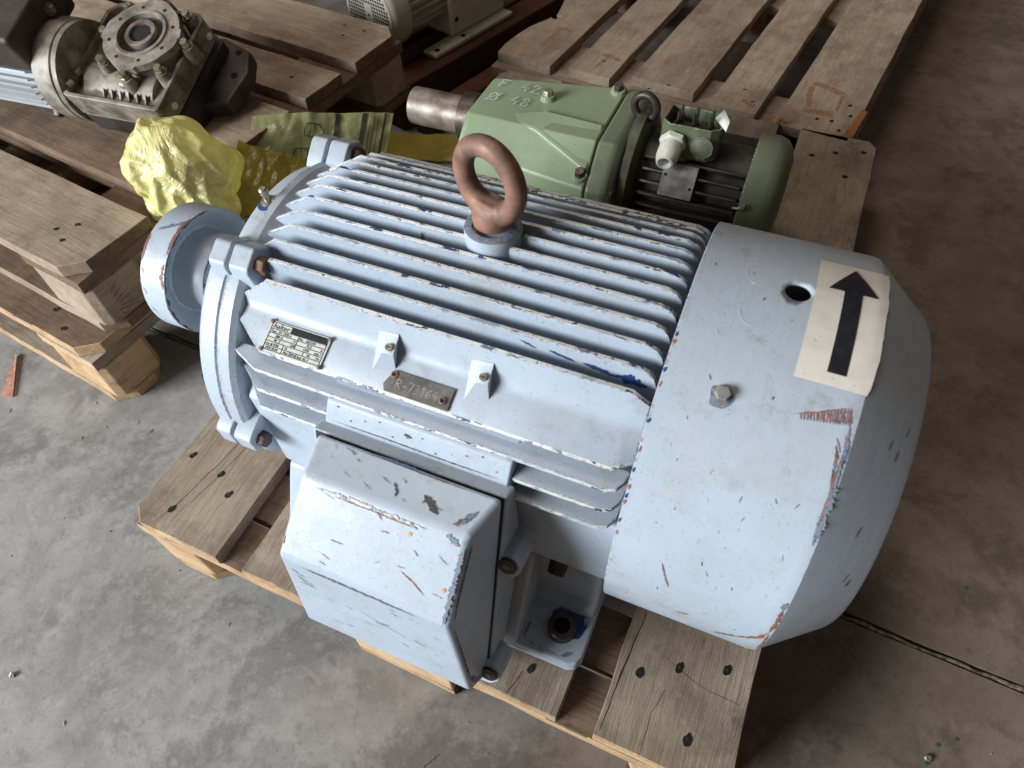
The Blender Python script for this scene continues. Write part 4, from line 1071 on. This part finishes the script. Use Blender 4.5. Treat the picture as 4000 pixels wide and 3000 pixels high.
strokes('chalk_lettering', 'O 48', .150, -.016, .022, .0011, .85, 'chalk', gb, z=.2062, seed=2)
# motor of the gear unit
g = G(); g.lathe([(.392, .090), (.400, .104), (.412, .104), (.418, .088)], (0, 0, AM), (1, 0, 0), 48); g.obj('motor_flange', 'greengrime', green, smooth=40)
g = G(); g.lathe([(.418, .073), (.592, .073)], (0, 0, AM), (1, 0, 0), 48); g.obj('motor_barrel', 'greasyfin', green)
nf = 30
for k in range(nf):
    a = 2*pi*k/nf + .1; c_, s_ = cos(a), sin(a)
    if s_ < -.55: continue
    g = G(); e = Vector((0, c_, s_)); t = Vector((0, -s_, c_)); O = Vector((0, 0, AM))
    x0, x1 = .422, .574
    if s_ > .80 and -.5 < c_ < .62: continue
    w = .0019
    vs = []
    for (x, r) in ((x0, .070), (x0 + .004, .084), (x0 + .012, .088), (x1, .088), (x1 + .002, .070)):
        vs += [Vector((x, 0, 0)) + O + e*r + t*w, Vector((x, 0, 0)) + O + e*r - t*w]
    g.add(vs, [(0, 2, 4, 6, 8), (1, 9, 7, 5, 3)] + [(2*i, 2*i + 1, 2*i + 3, 2*i + 2) for i in range(4)] + [(8, 9, 1, 0)])
    g.obj('fin', 'greasyfin', green, bevel=.0008, seg=1)
g = G()
FR = .096
g.lathe([(.579, FR - .002), (.5785, FR), (.606, FR), (.618, FR - .004), (.627, FR - .013), (.633, FR - .03), (.635, .02), (.631, .02), (.631, FR - .032), (.582, FR - .004), (.579, FR - .002)], (0, 0, AM), (1, 0, 0), 64, False)
gcow = g.obj('fan_cover', 'greenpaint2', green, smooth=40)
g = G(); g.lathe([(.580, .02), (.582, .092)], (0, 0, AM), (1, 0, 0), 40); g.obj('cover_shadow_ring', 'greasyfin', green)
g = G(); g.cyl((.585, -.080, .162), (.585, -.094, .170), .004, n=12); g.tube([(.572, -.090, .162), (.580, -.094, .166), (.588, -.090, .172)], .0022, 6); g.obj('cover_screw', 'zinc', gcow)
# open terminal box of the gear unit
tbx = empty('terminal_box', (.484, -.012, .200)); tbx.parent = green; tbx.rotation_euler = (radians(-8), 0, radians(0))
g = G()
w2, d2_, h2 = .0425, .033, .038; tk = .0035
o_out = [(-w2, -d2_ + .012), (-w2 + .012, -d2_), (w2 - .012, -d2_), (w2, -d2_ + .012), (w2, d2_), (-w2, d2_)]
o_in = [(p[0]*.93, p[1]*.92) for p in o_out]
vs = [(x, y, -.01) for x, y in o_out] + [(x, y, h2) for x, y in o_out] + [(x, y, h2) for x, y in o_in] + [(x, y, .006) for x, y in o_in]
k = 6
g.add(vs, [tuple(range(k))[::-1]] + [(r*k + i, r*k + (i + 1) % k, (r + 1)*k + (i + 1) % k, (r + 1)*k + i) for r in range(3) for i in range(k)] + [tuple(range(3*k, 4*k))])
g.obj('box_shell', 'greenpaint2', tbx, bevel=.0015, seg=2, smooth=30)
g = G(); g.box(-.034, .034, -.018, .020, .006, .022); g.obj('terminal_block', 'browncover', tbx, bevel=.002)
for x in (-.023, 0, .023):
    for y in (-.009, .012):
        g = G(); g.cyl((x, y, .02), (x, y, .047), .0022, n=8); g.lathe([(0, .0045), (.004, .0045)], (x, y, .024), (0, 0, 1), 6); g.obj('terminal_stud', 'darksteel', tbx)
g = G(); g.add([(.026, .012, .038), (.049, -.030, .040), (.050, -.016, .049), (.036, .014, .052)], [(0, 1, 2, 3)]); o = g.obj('torn_gasket', 'plastic', tbx, fix=False)
so = o.modifiers.new('solid', 'SOLIDIFY'); so.thickness = .0015
g = G(); hexa(g, (-.020, -.034, .014), (0, -1, -.38), .034, .010)
g.lathe([(.010, .0150), (.018, .0165), (.034, .0160), (.044, .0125), (.045, .0100), (.030, .0085)], (-.020, -.034, .014), (0, -1, -.38), 32, False); g.sl = 1
g.lathe([(.030, .0086), (.0302, .0086)], (-.020, -.034, .014), (0, -1, -.38), 24)
g.obj('cable_gland', ['plastic', 'black'], tbx, smooth=40)
g = G(); g.lathe([(0, .0165), (.0025, .0165), (.003, .0150)], (.022, -.0345, .012), (0, -1, 0), 32); g.lathe([(.003, .0135), (.0036, .0125)], (.022, -.0345, .012), (0, -1, 0), 32); g.obj('blanking_plug', 'greenpaint2', tbx)
# plate on the finned motor
d_ = Vector((0, -.80, .60)); X = Vector((1, 0, 0)); Y = Vector((0, .60, .80))
mm = Matrix((X, Y, d_)).transposed().to_4x4(); mm.translation = Vector((.460, 0, AM)) + d_*.0905 - Y*.024
g = G(); g.box(0, .050, 0, .048, 0, .001); gp = g.obj('rating_plate', 'alu', green); gp.matrix_local = mm
for x, y in ((.005, .030), (.045, .016)):
    g = G(); g.cyl((x, y, .001), (x, y, .0016), .0022, n=10); g.obj('rivet', 'black', gp)
# eyebolt
eg = empty('eyebolt', (.406, .004, .203)); eg.parent = green; eg.rotation_euler = (0, 0, radians(-10))
g = G(); R_ = .0185
g.tube([(R_*cos(2*pi*k/36), 0, .030 + R_*sin(2*pi*k/36)) for k in range(36)], .0062, 12, True)
g.lathe([(-.004, .015), (.003, .014), (.009, .010)], (0, 0, 0), (0, 0, 1), 20); g.obj('ring', 'darksteel', eg, smooth=60)
# leg of the gearbox flange
g = G(); g.box(.372, .40, -.118, -.098, .0, .16); g.obj('bolt_ear', 'greengrime', green, bevel=.004)
g = G(); g.cyl((.398, -.104, .108), (.412, -.104, .108), .010, n=6); g.obj('bolt', 'steel', green)

# ------------------------------------------------------------------ worm gear motor on the left stack
WR = Matrix(((0.9935, -0.1001, 0.0542), (0.1125, 0.9375, -0.3294), (-0.0179, 0.3334, 0.9426)))
wm = WR.to_4x4(); wm.translation = Vector((-0.3784, 0.6314, 0.4287))
worm = empty('worm_gear_motor', (0, 0, 0), label='grimy grey worm gear motor with hollow shaft and brass-coloured bolts on the left pallet stack', cat='gear motor', mat=wm)
g = G()
x0, x1, y0, y1 = -.118, .0725, -.122, .0780; zt = -.025
# open-topped cast housing: floor, walls, rim
def frame(g, o, i, z0, z1, lift=.012):
    n = len(o); vs = [(x, y, z0) for x, y in o] + [(x, y, z1) for x, y in o] + [(x, y, z1) for x, y in i] + [(x, y, z0 + lift) for x, y in i]
    g.add(vs, [tuple(range(n))[::-1]] + [(r*n + k, r*n + (k + 1) % n, (r + 1)*n + (k + 1) % n, (r + 1)*n + k) for r in range(3) for k in range(n)] + [tuple(range(3*n, 4*n))])
o_ = [(x0, y0 + .006), (x0 + .010, y0), (x1 - .005, y0), (x1, y0 + .005), (x1, y1 - .012), (x1 - .012, y1), (x0 + .02, y1), (x0, y1 - .02)]
i_ = [(x0 + .008, y0 + .013), (x0 + .015, y0 + .008), (x1 - .012, y0 + .008), (x1 - .008, y0 + .012), (x1 - .008, y1 - .016), (x1 - .016, y1 - .008), (x0 + .024, y1 - .008), (x0 + .008, y1 - .024)]
frame(g, o_, i_, zt - .045, zt, .029)
wh = g.obj('housing', 'castalu', worm, bevel=.0025, seg=2)
g = G(); frame(g, [(x*1.0 + .004, y) for x, y in o_], [(x*.9, y*.9) for x, y in o_], -.125, zt - .045)
g.box(-.08, .080, -.115, .072, -.132, -.074); g.obj('lower_housing', 'castdark', worm, bevel=.006, seg=2)
g = G(); g.prism([(.083, -.05), (.125, -.035), (.135, .03), (.12, .075), (.06, .095), (-.02, .09), (-.05, .0), (.0, -.07)], lambda a, x, y: (x, y, a), -.128, -.096); bf = g.obj('base_flange', 'castdark', worm, bevel=.005, seg=2)
for x, y in ((.112, .02), (.10, .068), (.06, .08)):
    g = G(); g.cyl((x, y, -.0958), (x, y, -.0952), .006, n=16); g.obj('hole', 'black', bf)
# cover flange with scalloped outline
g = G(); n = 96; out = []
for k in range(n):
    a = 2*pi*k/n; r = .0670 + .0045*(max(0, cos(4*a + .6))**2) + (.004 if 0 < (k % 24) < 5 else 0); out.append((r*cos(a), r*sin(a)))
vs = [(x, y, -.012) for x, y in out] + [(x, y, 0) for x, y in out] + [(.047*cos(2*pi*k/n), .047*sin(2*pi*k/n), .0) for k in range(n)] + [(.0455*cos(2*pi*k/n), .0455*sin(2*pi*k/n), .003) for k in range(n)] + [(.040*cos(2*pi*k/n), .040*sin(2*pi*k/n), .003) for k in range(n)] + [(.039*cos(2*pi*k/n), .039*sin(2*pi*k/n), -.008) for k in range(n)]
g.add(vs, [(r*n + k, r*n + (k + 1) % n, (r + 1)*n + (k + 1) % n, (r + 1)*n + k) for r in range(5) for k in range(n)])
wf = g.obj('cover_flange', 'castalu', worm, bevel=.0008, seg=1, smooth=40)
g = G(); g.lathe([(-.05, .062), (-.012, .0625)], (0, 0, 0), (0, 0, 1), 48); g.obj('flange_neck', 'castalu', worm)
g = G(); g.lathe([(-.010, .040), (-.006, .0385), (-.006, .028), (-.010, .0275)], (0, 0, 0), (0, 0, 1), 48, False); g.lathe([(-.005, .034), (-.004, .0335), (-.004, .0325), (-.005, .032)], (0, 0, 0), (0, 0, 1), 48, False); g.obj('shaft_seal', 'seal', worm)
g = G(); g.lathe([(-.012, .0275), (.002, .0270), (.003, .0262), (.003, .0195), (.001, .0185), (-.05, .0182)], (0, 0, 0), (0, 0, 1), 48, False); g.sl = 1; g.lathe([(-.002, .0187), (-.001, .0187)], (0, 0, 0), (0, 0, 1), 32)
g.box(.015, .0215, -.0028, .0028, -.02, .0032); g.obj('hollow_shaft', ['steel', 'black'], worm, smooth=40)
for k in range(8):
    a = radians(22 + 45*k); g = G(); g.cyl((.0555*cos(a), .0555*sin(a), -.001), (.0555*cos(a), .0555*sin(a), .0003), .0033, n=14); g.obj('threaded_hole', 'black', wf)
for k in range(8):
    a = radians(0 + 45*k); r = .079
    if abs(r*sin(a)) > .078 and k in (2,): r = .076
    x, y = r*cos(a), r*sin(a)
    g = G(); g.lathe([(-.042, .014), (-.0135, .0105)], (x, y, 0), (0, 0, 1), 16); g.obj('screw_boss', 'castalu', worm, smooth=40)
    g = G(); hexa(g, (x, y, -.0115), (0, 0, 1), .0125, .0075, .4*k, .0078); g.obj('bolt', 'zinc', worm)
# cooling ribs beside the flange and the worm tunnel bulge
for k in range(6):
    xx = -.052 + k*.0165
    g = G(); g.add([(xx, -.086, -.070), (xx + .002, -.086, -.070), (xx + .006, -.114, -.070), (xx - .004, -.114, -.070), (xx + .0005, -.092, -.030), (xx + .0015, -.092, -.030), (xx + .0045, -.114, -.046), (xx - .0025, -.114, -.046)],
                  [(0, 1, 5, 4), (1, 2, 6, 5), (2, 3, 7, 6), (3, 0, 4, 7), (4, 5, 6, 7), (0, 3, 2, 1)])
    g.obj('cooling_rib', 'castalu', worm, bevel=.001, seg=1)
g = G(); g.lathe([(-.115, .034), (-.10, .038), (-.09, .044), (-.075, .036), (-.055, .040), (.04, .040)], (0, -.066, -.068), (1, 0, 0), 32); g.obj('worm_tunnel', 'castalu', worm, smooth=50)
g = G(); g.tube([(-.02, -.076, -.036), (.0, -.081, -.032)], [.010, .008], 12); g.obj('oil_plug', 'zinc', worm)
for (x, y) in ((x1 - .001, -.090), (x1 - .001, .055)):
    g = G(); g.lathe([(0, .006), (.004, .006), (.006, .004)], (x, y, -.05), (1, 0, 0), 16); g.obj('cap_screw', 'plastic', worm)
for (x, y) in ((x0 + .012, -.075), (x0 + .012, -.10)):
    g = G(); hexa(g, (x, y, zt - .001), (0, 0, 1), .011, .008); g.obj('bolt', 'zinc', worm)
# adapter flange and motor
MZ = -.060; XS = .098
g = G(); g.lathe([(-.112, .070), (-.114, .082), (-.122, .083), (-.124, .078), (-.127, .083), (-.162, .083), (-.168, .078), (-.175, .066)], (0, -.045, MZ), (1, 0, 0), 64); g.obj('adapter_flange', 'castalu', worm, smooth=30)
g = G(); g.lathe([(-.52, .064), (-.17, .064)], (0, -.045, MZ), (1, 0, 0), 40); mbd = g.obj('motor_barrel', 'whitealu', worm)
for k in range(36):
    a = 2*pi*k/36; e = Vector((0, cos(a), sin(a))); t = Vector((0, -sin(a), cos(a))); O = Vector((0, -.045, MZ)); w = .0016
    if e.z < -.5: continue
    g = G(); vs = []
    for x, r in ((-.52, .061), (-.52, .073), (-.19, .073), (-.180, .061)): vs += [Vector((x, 0, 0)) + O + e*r + t*w, Vector((x, 0, 0)) + O + e*r - t*w]
    g.add(vs, [(0, 2, 4, 6), (1, 7, 5, 3)] + [(2*i, 2*i + 1, 2*i + 3, 2*i + 2) for i in range(3)]); g.obj('fin', 'whitealu', worm)
g = G(); g.box(-.30, -.160, -.100, .050, MZ + .046, MZ + .118); g.obj('terminal_cover', 'browncover', worm, bevel=.010, seg=3)
g = G(); g.lathe([(0, .010), (.004, .010)], (-.163, .0, MZ + .085), (1, 0, 0), 16); hexa(g, (-.160, .0, MZ + .085), (1, 0, 0), .012, .008); g.obj('bolt', 'steel', worm)
g = G(); hexa(g, (-.172, -.122, MZ - .02), (1, 0, 0), .016, .010); g.obj('bolt', 'darksteel', worm)

# ------------------------------------------------------------------ cream motor on a reddish skid, top of the picture
ca = atan2(.95, .30) # axis direction
cmot = empty('cream_motor', (-.335, 1.205, .105), (0, 0, ca), 'cream motor with square-hole fan grille at the top edge, on reddish timbers', 'electric motor')
CZ = .112
g = G(); g.lathe([(-.004, .062), (-.003, .079), (.003, .085), (.012, .0865), (.05, .0865)], (0, 0, CZ), (1, 0, 0), 56, False); cg = g.obj('fan_cover', 'cream', cmot, smooth=40)
g = G(); g.lathe([(-.006, .001), (-.006, .078), (-.002, .080), (-.002, .001)], (0, 0, CZ), (1, 0, 0), 48); gr = g.obj('grille', 'cream', cg)
g = G()
for i in range(-8, 9):
    for j in range(-8, 9):
        y, z = i*.0083, j*.0083
        if y*y + z*z > .070**2 or (abs(i) <= 1 and -2 <= j <= 2): continue
        g.box(-.0064, -.0058, y - .0027, y + .0027, CZ + z - .0027, CZ + z + .0027)
o = g.obj('grille_holes', 'black', cg); o['kind'] = 'stuff'
g = G(); g.cyl((-.0068, 0, CZ - .004), (-.0060, 0, CZ - .004), .003, n=12); g.obj('hub_screw', 'black', cg)
g = G(); g.lathe([(.05, .070), (.30, .070)], (0, 0, CZ), (1, 0, 0), 40); g.obj('motor_barrel', 'cream', cmot)
for k in range(28):
    a = 2*pi*k/28; e = Vector((0, cos(a), sin(a))); t = Vector((0, -sin(a), cos(a))); O = Vector((0, 0, CZ)); w = .0016
    if e.z < -.6: continue
    g = G(); vs = []
    for x, r in ((.052, .068), (.056, .084), (.165, .084), (.17, .068)): vs += [Vector((x, 0, 0)) + O + e*r + t*w, Vector((x, 0, 0)) + O + e*r - t*w]
    g.add(vs, [(0, 2, 4, 6), (1, 7, 5, 3)] + [(2*i, 2*i + 1, 2*i + 3, 2*i + 2) for i in range(3)]); g.obj('fin', 'cream', cmot)
g = G(); g.box(.165, .36, -.088, .088, .012, .20); g.obj('gear_case', 'cream', cmot, bevel=.008, seg=3)
g = G(); g.box(.08, .36, -.115, -.07, 0, .012); g.obj('foot', 'cream', cmot, bevel=.004)
for x in (.10, .19):
    g = G(); g.cyl((x, -.100, .0121), (x, -.100, .0126), .007, n=14); g.obj('foot_hole', 'black', cmot)
for x, z in ((.185, .10), (.19, .16), (.185, .05)):
    g = G(); g.cyl((x, -.0882, z), (x, -.0890, z), .006, n=12); g.obj('hole', 'black', cmot)
skid = empty('timber_skid', (-.335, 1.205, 0), (0, 0, ca), 'reddish-brown timber skid under the cream motor', 'skid')
for k, (y, w, h, t) in enumerate(((-.105, .075, .105, .0), (-.02, .06, .098, 0), (.07, .07, .098, 0))):
    board('skid_timber', skid, .36, y, 0 if k else .0, .86, w, .104 if k == 0 else .098, 'x', 'wood_red', 'wood_red', 90 + k, (.0, .0, .0, .0), bev=.006)
o = board('skid_timber', skid, .40, -.185, .0, .9, .06, .045, 'x', 'wood_red', 'wood_red', 97, bev=.006)

# ------------------------------------------------------------------ plastic film
def sheet_fn(c00, c10, c11, c01, amp, freq, seed, sag=0.0):
    A_, B_, C_, D_ = map(Vector, (c00, c10, c11, c01)); nr = -(B_ - A_).cross(D_ - A_).normalized()
    def f(u, v, lift=0.0):
        p = A_*(1 - u)*(1 - v) + B_*u*(1 - v) + C_*u*v + D_*(1 - u)*v
        q = Vector((u*freq, v*freq*.6, seed))
        d = noise.fractal(q, .7, 2.1, 4) + .8*abs(noise.noise(q*1.7)) + .5*abs(noise.noise(q*3.1 + Vector((5, 3, 1))))
        return p + nr*(amp*d + lift) + Vector((0, 0, -sag*sin(pi*u)*(v)))
    return f
pf = sheet_fn((-.222, .655, .305), (-.030, .800, .262), (-.012, .66, .150), (-.165, .50, .190), .007, 2.6, 3, .0)
g = G(); g.grid(lambda u, v: pf(u, v + .09*max(0, .3 - u)*(1 - v)), 60, 40)
psh = g.obj('printed_plastic_sheet', 'film_print', smooth=180, fix=False)
psh['label'] = 'greenish plastic film printed with bottles and dark bands, lying behind the motor'; psh['category'] = 'plastic film'
def ribbon(fn, pts, w, name, par, mat='film_ink', lift=.0022):
    g = G(); vs = []; full = []
    for a, b in zip(pts[:-1], pts[1:]):
        a = Vector(a); b = Vector(b); k = max(1, int((b - a).length/.02)); full += [a.lerp(b, t/k) for t in range(k)]
    full.append(Vector(pts[-1])); k = len(full)
    for i, p in enumerate(full):
        d = (full[min(i + 1, k - 1)] - full[max(i - 1, 0)]).normalized(); nn = Vector((-d.y, d.x*1.0))
        a = p + nn*w; b = p - nn*w; vs += [fn(a.x, a.y, lift), fn(b.x, b.y, lift)]
    g.add(vs, [(2*i, 2*i + 1, 2*i + 3, 2*i + 2) for i in range(k - 1)])
    return g.obj(name, mat, par, fix=False)
for u, w in ((.60, .018), (.79, .016), (.945, .008)):
    ribbon(pf, [(u, .01), (u, .5), (u, .99)], w, 'printed_band', psh)
for u in (.84, .87, .90):
    ribbon(pf, [(u, .04), (u, .6)], .0025, 'printed_line', psh)
for (cu, cv, sc, rot) in ((.40, .42, 1, .1), (.33, .66, .95, .25), (.44, .17, .7, .15), (.71, .45, .8, 1.2)):
    shp = [(-.085, -.05), (.045, -.055), (.075, -.022), (.10, -.022), (.10, .022), (.075, .022), (.045, .055), (-.085, .05), (-.10, .0), (-.085, -.05)]
    R_ = lambda x, y: (cu + sc*(x*cos(rot) - y*sin(rot)), cv + sc*1.6*(x*sin(rot) + y*cos(rot)))
    ribbon(pf, [R_(*p) for p in shp], .0042, 'printed_bottle', psh)
    for xx in (-.045, .0): ribbon(pf, [R_(xx, -.05), R_(xx + .01, 0), R_(xx, .05)], .0022, 'printed_line', psh)
ysf = sheet_fn((-.200, .585, .300), (-.060, .665, .215), (-.075, .470, .165), (-.150, .405, .215), .010, 3.0, 11, 0)
g = G(); g.grid(ysf, 50, 40)
ysh = g.obj('yellow_plastic_sheet', 'film_dark', smooth=180, fix=False)
ysh['label'] = 'slack dark-yellow plastic film between the crumpled bag and the motor end'; ysh['category'] = 'plastic film'
g = G()
ribbon(ysf, [(.30, .62), (.36, .97)], .045, 'printed_patch', ysh)
def text_on(fn, body, size, u0, v0, du, dv, mat, par, mirror=True):
    cu = bpy.data.curves.new('t', 'FONT'); cu.body = body; cu.size = 1.0; cu.resolution_u = 1
    t = bpy.data.objects.new('tmp', cu); scene.collection.objects.link(t)
    dg = bpy.context.evaluated_depsgraph_get(); dg.update()
    me = bpy.data.meshes.new_from_object(t.evaluated_get(dg)); bpy.data.objects.remove(t)
    D = Vector((du, dv)).normalized(); E_ = Vector((-D.y, D.x)) * (-1 if mirror else 1)
    for v in me.vertices:
        q = Vector((u0, v0)) + D*v.co.x*size + E_*v.co.y*size; v.co = fn(q.x, q.y, .0026)
    me.materials.clear(); me.materials.append(M[mat]); o = bpy.data.objects.new('printed_lettering', me); scene.collection.objects.link(o); o.parent = par
text_on(ysf, 'SI TUR', .10, .33, .93, -.05, -.35, 'chalk', ysh)
text_on(ysf, '1-2', .10, .25, .93, -.05, -.35, 'chalk', ysh)
fsf = sheet_fn((-.11, .885, .150), (.09, .95, .150), (.07, .85, .150), (-.08, .80, .150), .004, 3, 21)
g = G(); g.grid(fsf, 24, 12)
fsh = g.obj('yellow_film_strip', 'film_dark', smooth=180, fix=False)
fsh['label'] = 'flat strip of yellow film on the pallet under the green unit shaft'; fsh['category'] = 'plastic film'

# crumpled bag: a film skin settled by a short cloth simulation onto a lump, kept as a plain mesh
def bag():
    def ball(name, fn, sub):
        bm = bmesh.new(); bmesh.ops.create_icosphere(bm, subdivisions=sub, radius=1.0)
        for v in bm.verts: v.co = fn(v.co.normalized())
        me = bpy.data.meshes.new(name); bm.to_mesh(me); bm.free(); me.shade_smooth()
        o = bpy.data.objects.new(name, me); scene.collection.objects.link(o); return o
    def lf(d): return Vector((d.x*.74, d.y*.72, d.z*.86))*(1 + .10*noise.noise(d*1.3 + Vector((4, 2, 7))))
    def bf(d): return Vector((d.x*.98, d.y*.95, d.z*1.12))*(1 + .16*noise.noise(d*1.6 + Vector((1, 5, 3))) + .05*noise.noise(d*4))
    lump = ball('lump', lf, 4); skin = ball('skin', bf, 6)
    try:
        lump.modifiers.new('collision', 'COLLISION'); lump.collision.thickness_outer = .02; lump.collision.cloth_friction = 20
        m = skin.modifiers.new('cloth', 'CLOTH'); q = m.settings
        q.quality = 6; q.mass = .12; q.tension_stiffness = q.compression_stiffness = 60; q.shear_stiffness = 40; q.bending_stiffness = .02
        q.tension_damping = q.compression_damping = q.shear_damping = 8; q.air_damping = 1
        q.use_pressure = True; q.uniform_pressure_force = -1.0
        m.collision_settings.use_collision = True; m.collision_settings.distance_min = .012; m.collision_settings.use_self_collision = False
        m.point_cache.frame_start = 1; m.point_cache.frame_end = 60
        g0 = tuple(scene.gravity); scene.gravity = (0, 0, -3.0)
        for f in range(1, 37): scene.frame_set(f)
        dg = bpy.context.evaluated_depsgraph_get(); me = bpy.data.meshes.new_from_object(skin.evaluated_get(dg))
    except Exception:
        me = skin.data.copy()
    scene.gravity = g0; bpy.data.objects.remove(skin); bpy.data.objects.remove(lump); scene.frame_set(1)
    me.name = 'crumpled_bag'
    nrm = [v.normal.copy() for v in me.vertices]
    for v, nn in zip(me.vertices, nrm):
        c = v.co
        cr = (.3 - abs(noise.noise(c*2.6 + Vector((2, 6, 1)))))*.060 + (.3 - abs(noise.noise(c*6.2)))*.028
        c = c + nn*cr
        x, y, z = c.x*.094, c.y*.090, c.z*.092
        if z < 0:
            t = -z/.10; x *= 1 - .25*t; y *= 1 - .2*t; z *= 1.18; x -= .026*t*t
        else: x -= .18*z
        v.co = Vector((x, y, z))
    me.materials.clear(); me.materials.append(M['bag']); me.shade_smooth()
    o = bpy.data.objects.new('crumpled_bag', me); scene.collection.objects.link(o)
    o.location = (-.194, .460, .324)
    o['label'] = 'bright yellow crumpled plastic bag bulging above the coupling disc'; o['category'] = 'plastic bag'
    return o
bag_o = bag()
g = G(); tf = sheet_fn((-.215, .400, .250), (-.120, .410, .225), (-.085, .395, .165), (-.150, .360, .18), .012, 6, 31)
g.grid(tf, 30, 24); o = g.obj('gathered_end', 'bag', bag_o, smooth=180, fix=False); o.matrix_parent_inverse = Matrix.Translation((.192, -.458, -.318))

# ------------------------------------------------------------------ litter on the floor
g = G(); g.add([(-.556, .202, .004), (-.548, .200, .006), (-.480, .128, .004), (-.500, .118, .003), (-.552, .198, .0005), (-.545, .197, .0005), (-.480, .127, .0005), (-.498, .119, .0005)],
               [(0, 1, 2, 3), (0, 4, 5, 1), (1, 5, 6, 2), (2, 6, 7, 3), (3, 7, 4, 0), (4, 7, 6, 5)])
o = g.obj('wood_splinter', 'wood_pink'); o['label'] = 'pinkish wood splinter on the concrete at far left'; o['category'] = 'splinter'
def pebble(name, q, r, mat, label, cat, seed, group=None):
    rnd = random.Random(seed); bm = bmesh.new(); bmesh.ops.create_icosphere(bm, subdivisions=2, radius=r)
    for v in bm.verts: v.co *= rnd.uniform(.7, 1.25)
    for v in bm.verts: v.co.z *= .6
    me = bpy.data.meshes.new(name); bm.to_mesh(me); bm.free(); me.materials.append(M[mat])
    o = bpy.data.objects.new(name, me); scene.collection.objects.link(o); o.location = (q[0], q[1], r*.5); o['label'] = label; o['category'] = cat
    if group: o['group'] = group
    return o
pebble('pebble', (-.0951, -.2198), .0042, 'alu', 'small pale pebble on the bare concrete near the lower left edge', 'pebble', 1)
pebble('pebble', (1.032, .1664), .0045, 'alu', 'pale pebble on the dark concrete right of the pallet, near the bottom edge', 'pebble', 2)
g = G(); rnd = random.Random(12)
for k in range(260):
    x, y = rnd.uniform(-.9, 1.6), rnd.uniform(-.5, .9); r = rnd.uniform(.0006, .0019)
    if 0 < x < .8 and y > 0: continue
    a = rnd.uniform(0, pi); l = r*rnd.uniform(1, 3.5)
    g.add([(x - l*cos(a), y - l*sin(a), .0002), (x + r*sin(a), y - r*cos(a), .0002), (x + l*cos(a), y + l*sin(a), .0002), (x - r*sin(a), y + r*cos(a), .0002), (x, y, r)], [(0, 1, 4), (1, 2, 4), (2, 3, 4), (3, 0, 4)])
o = g.obj('floor_grit', 'wood', smooth=10, fix=False); o['kind'] = 'stuff'; o['label'] = 'wood crumbs and grit scattered on the concrete'; o['category'] = 'grit'
mg = simple('green_scrap', (.01, .17, .06), .6)
g = G()
for k, q in enumerate(((1.0605, 0.4081), (1.0612, 0.201), (1.0305, 0.1588), (1.0409, 0.1853))):
    r = .0016; g.add([(q[0] - r*2, q[1] - r*.4, .0008), (q[0] + r*1.4, q[1] - r, .002), (q[0] + r*1.8, q[1] + r*.5, .0015), (q[0] - r, q[1] + r*.8, .0025)], [(0, 1, 2, 3)])
o = g.obj('green_flakes', mg, fix=False); o['kind'] = 'stuff'; o['label'] = 'tiny green paint flakes on the dark concrete at right'; o['category'] = 'flakes'
g = G(); pts = [(.485, -.07), (.475, -.09), (.482, -.11), (.470, -.14), (.476, -.17)]
rnd = random.Random(2); vs = []
full = []
for a, b in zip(pts[:-1], pts[1:]): full += [Vector(a).lerp(Vector(b), t/6) for t in range(6)]
for i, p in enumerate(full):
    w = .0009*rnd.uniform(.5, 1.2); dx = rnd.uniform(-.0012, .0012); vs += [(p.x + dx - w, p.y, .0004), (p.x + dx + w, p.y, .0004)]
g.add(vs, [(2*i, 2*i + 1, 2*i + 3, 2*i + 2) for i in range(len(full) - 1)]); g.obj('hairline_crack', 'grime', floor, fix=False)
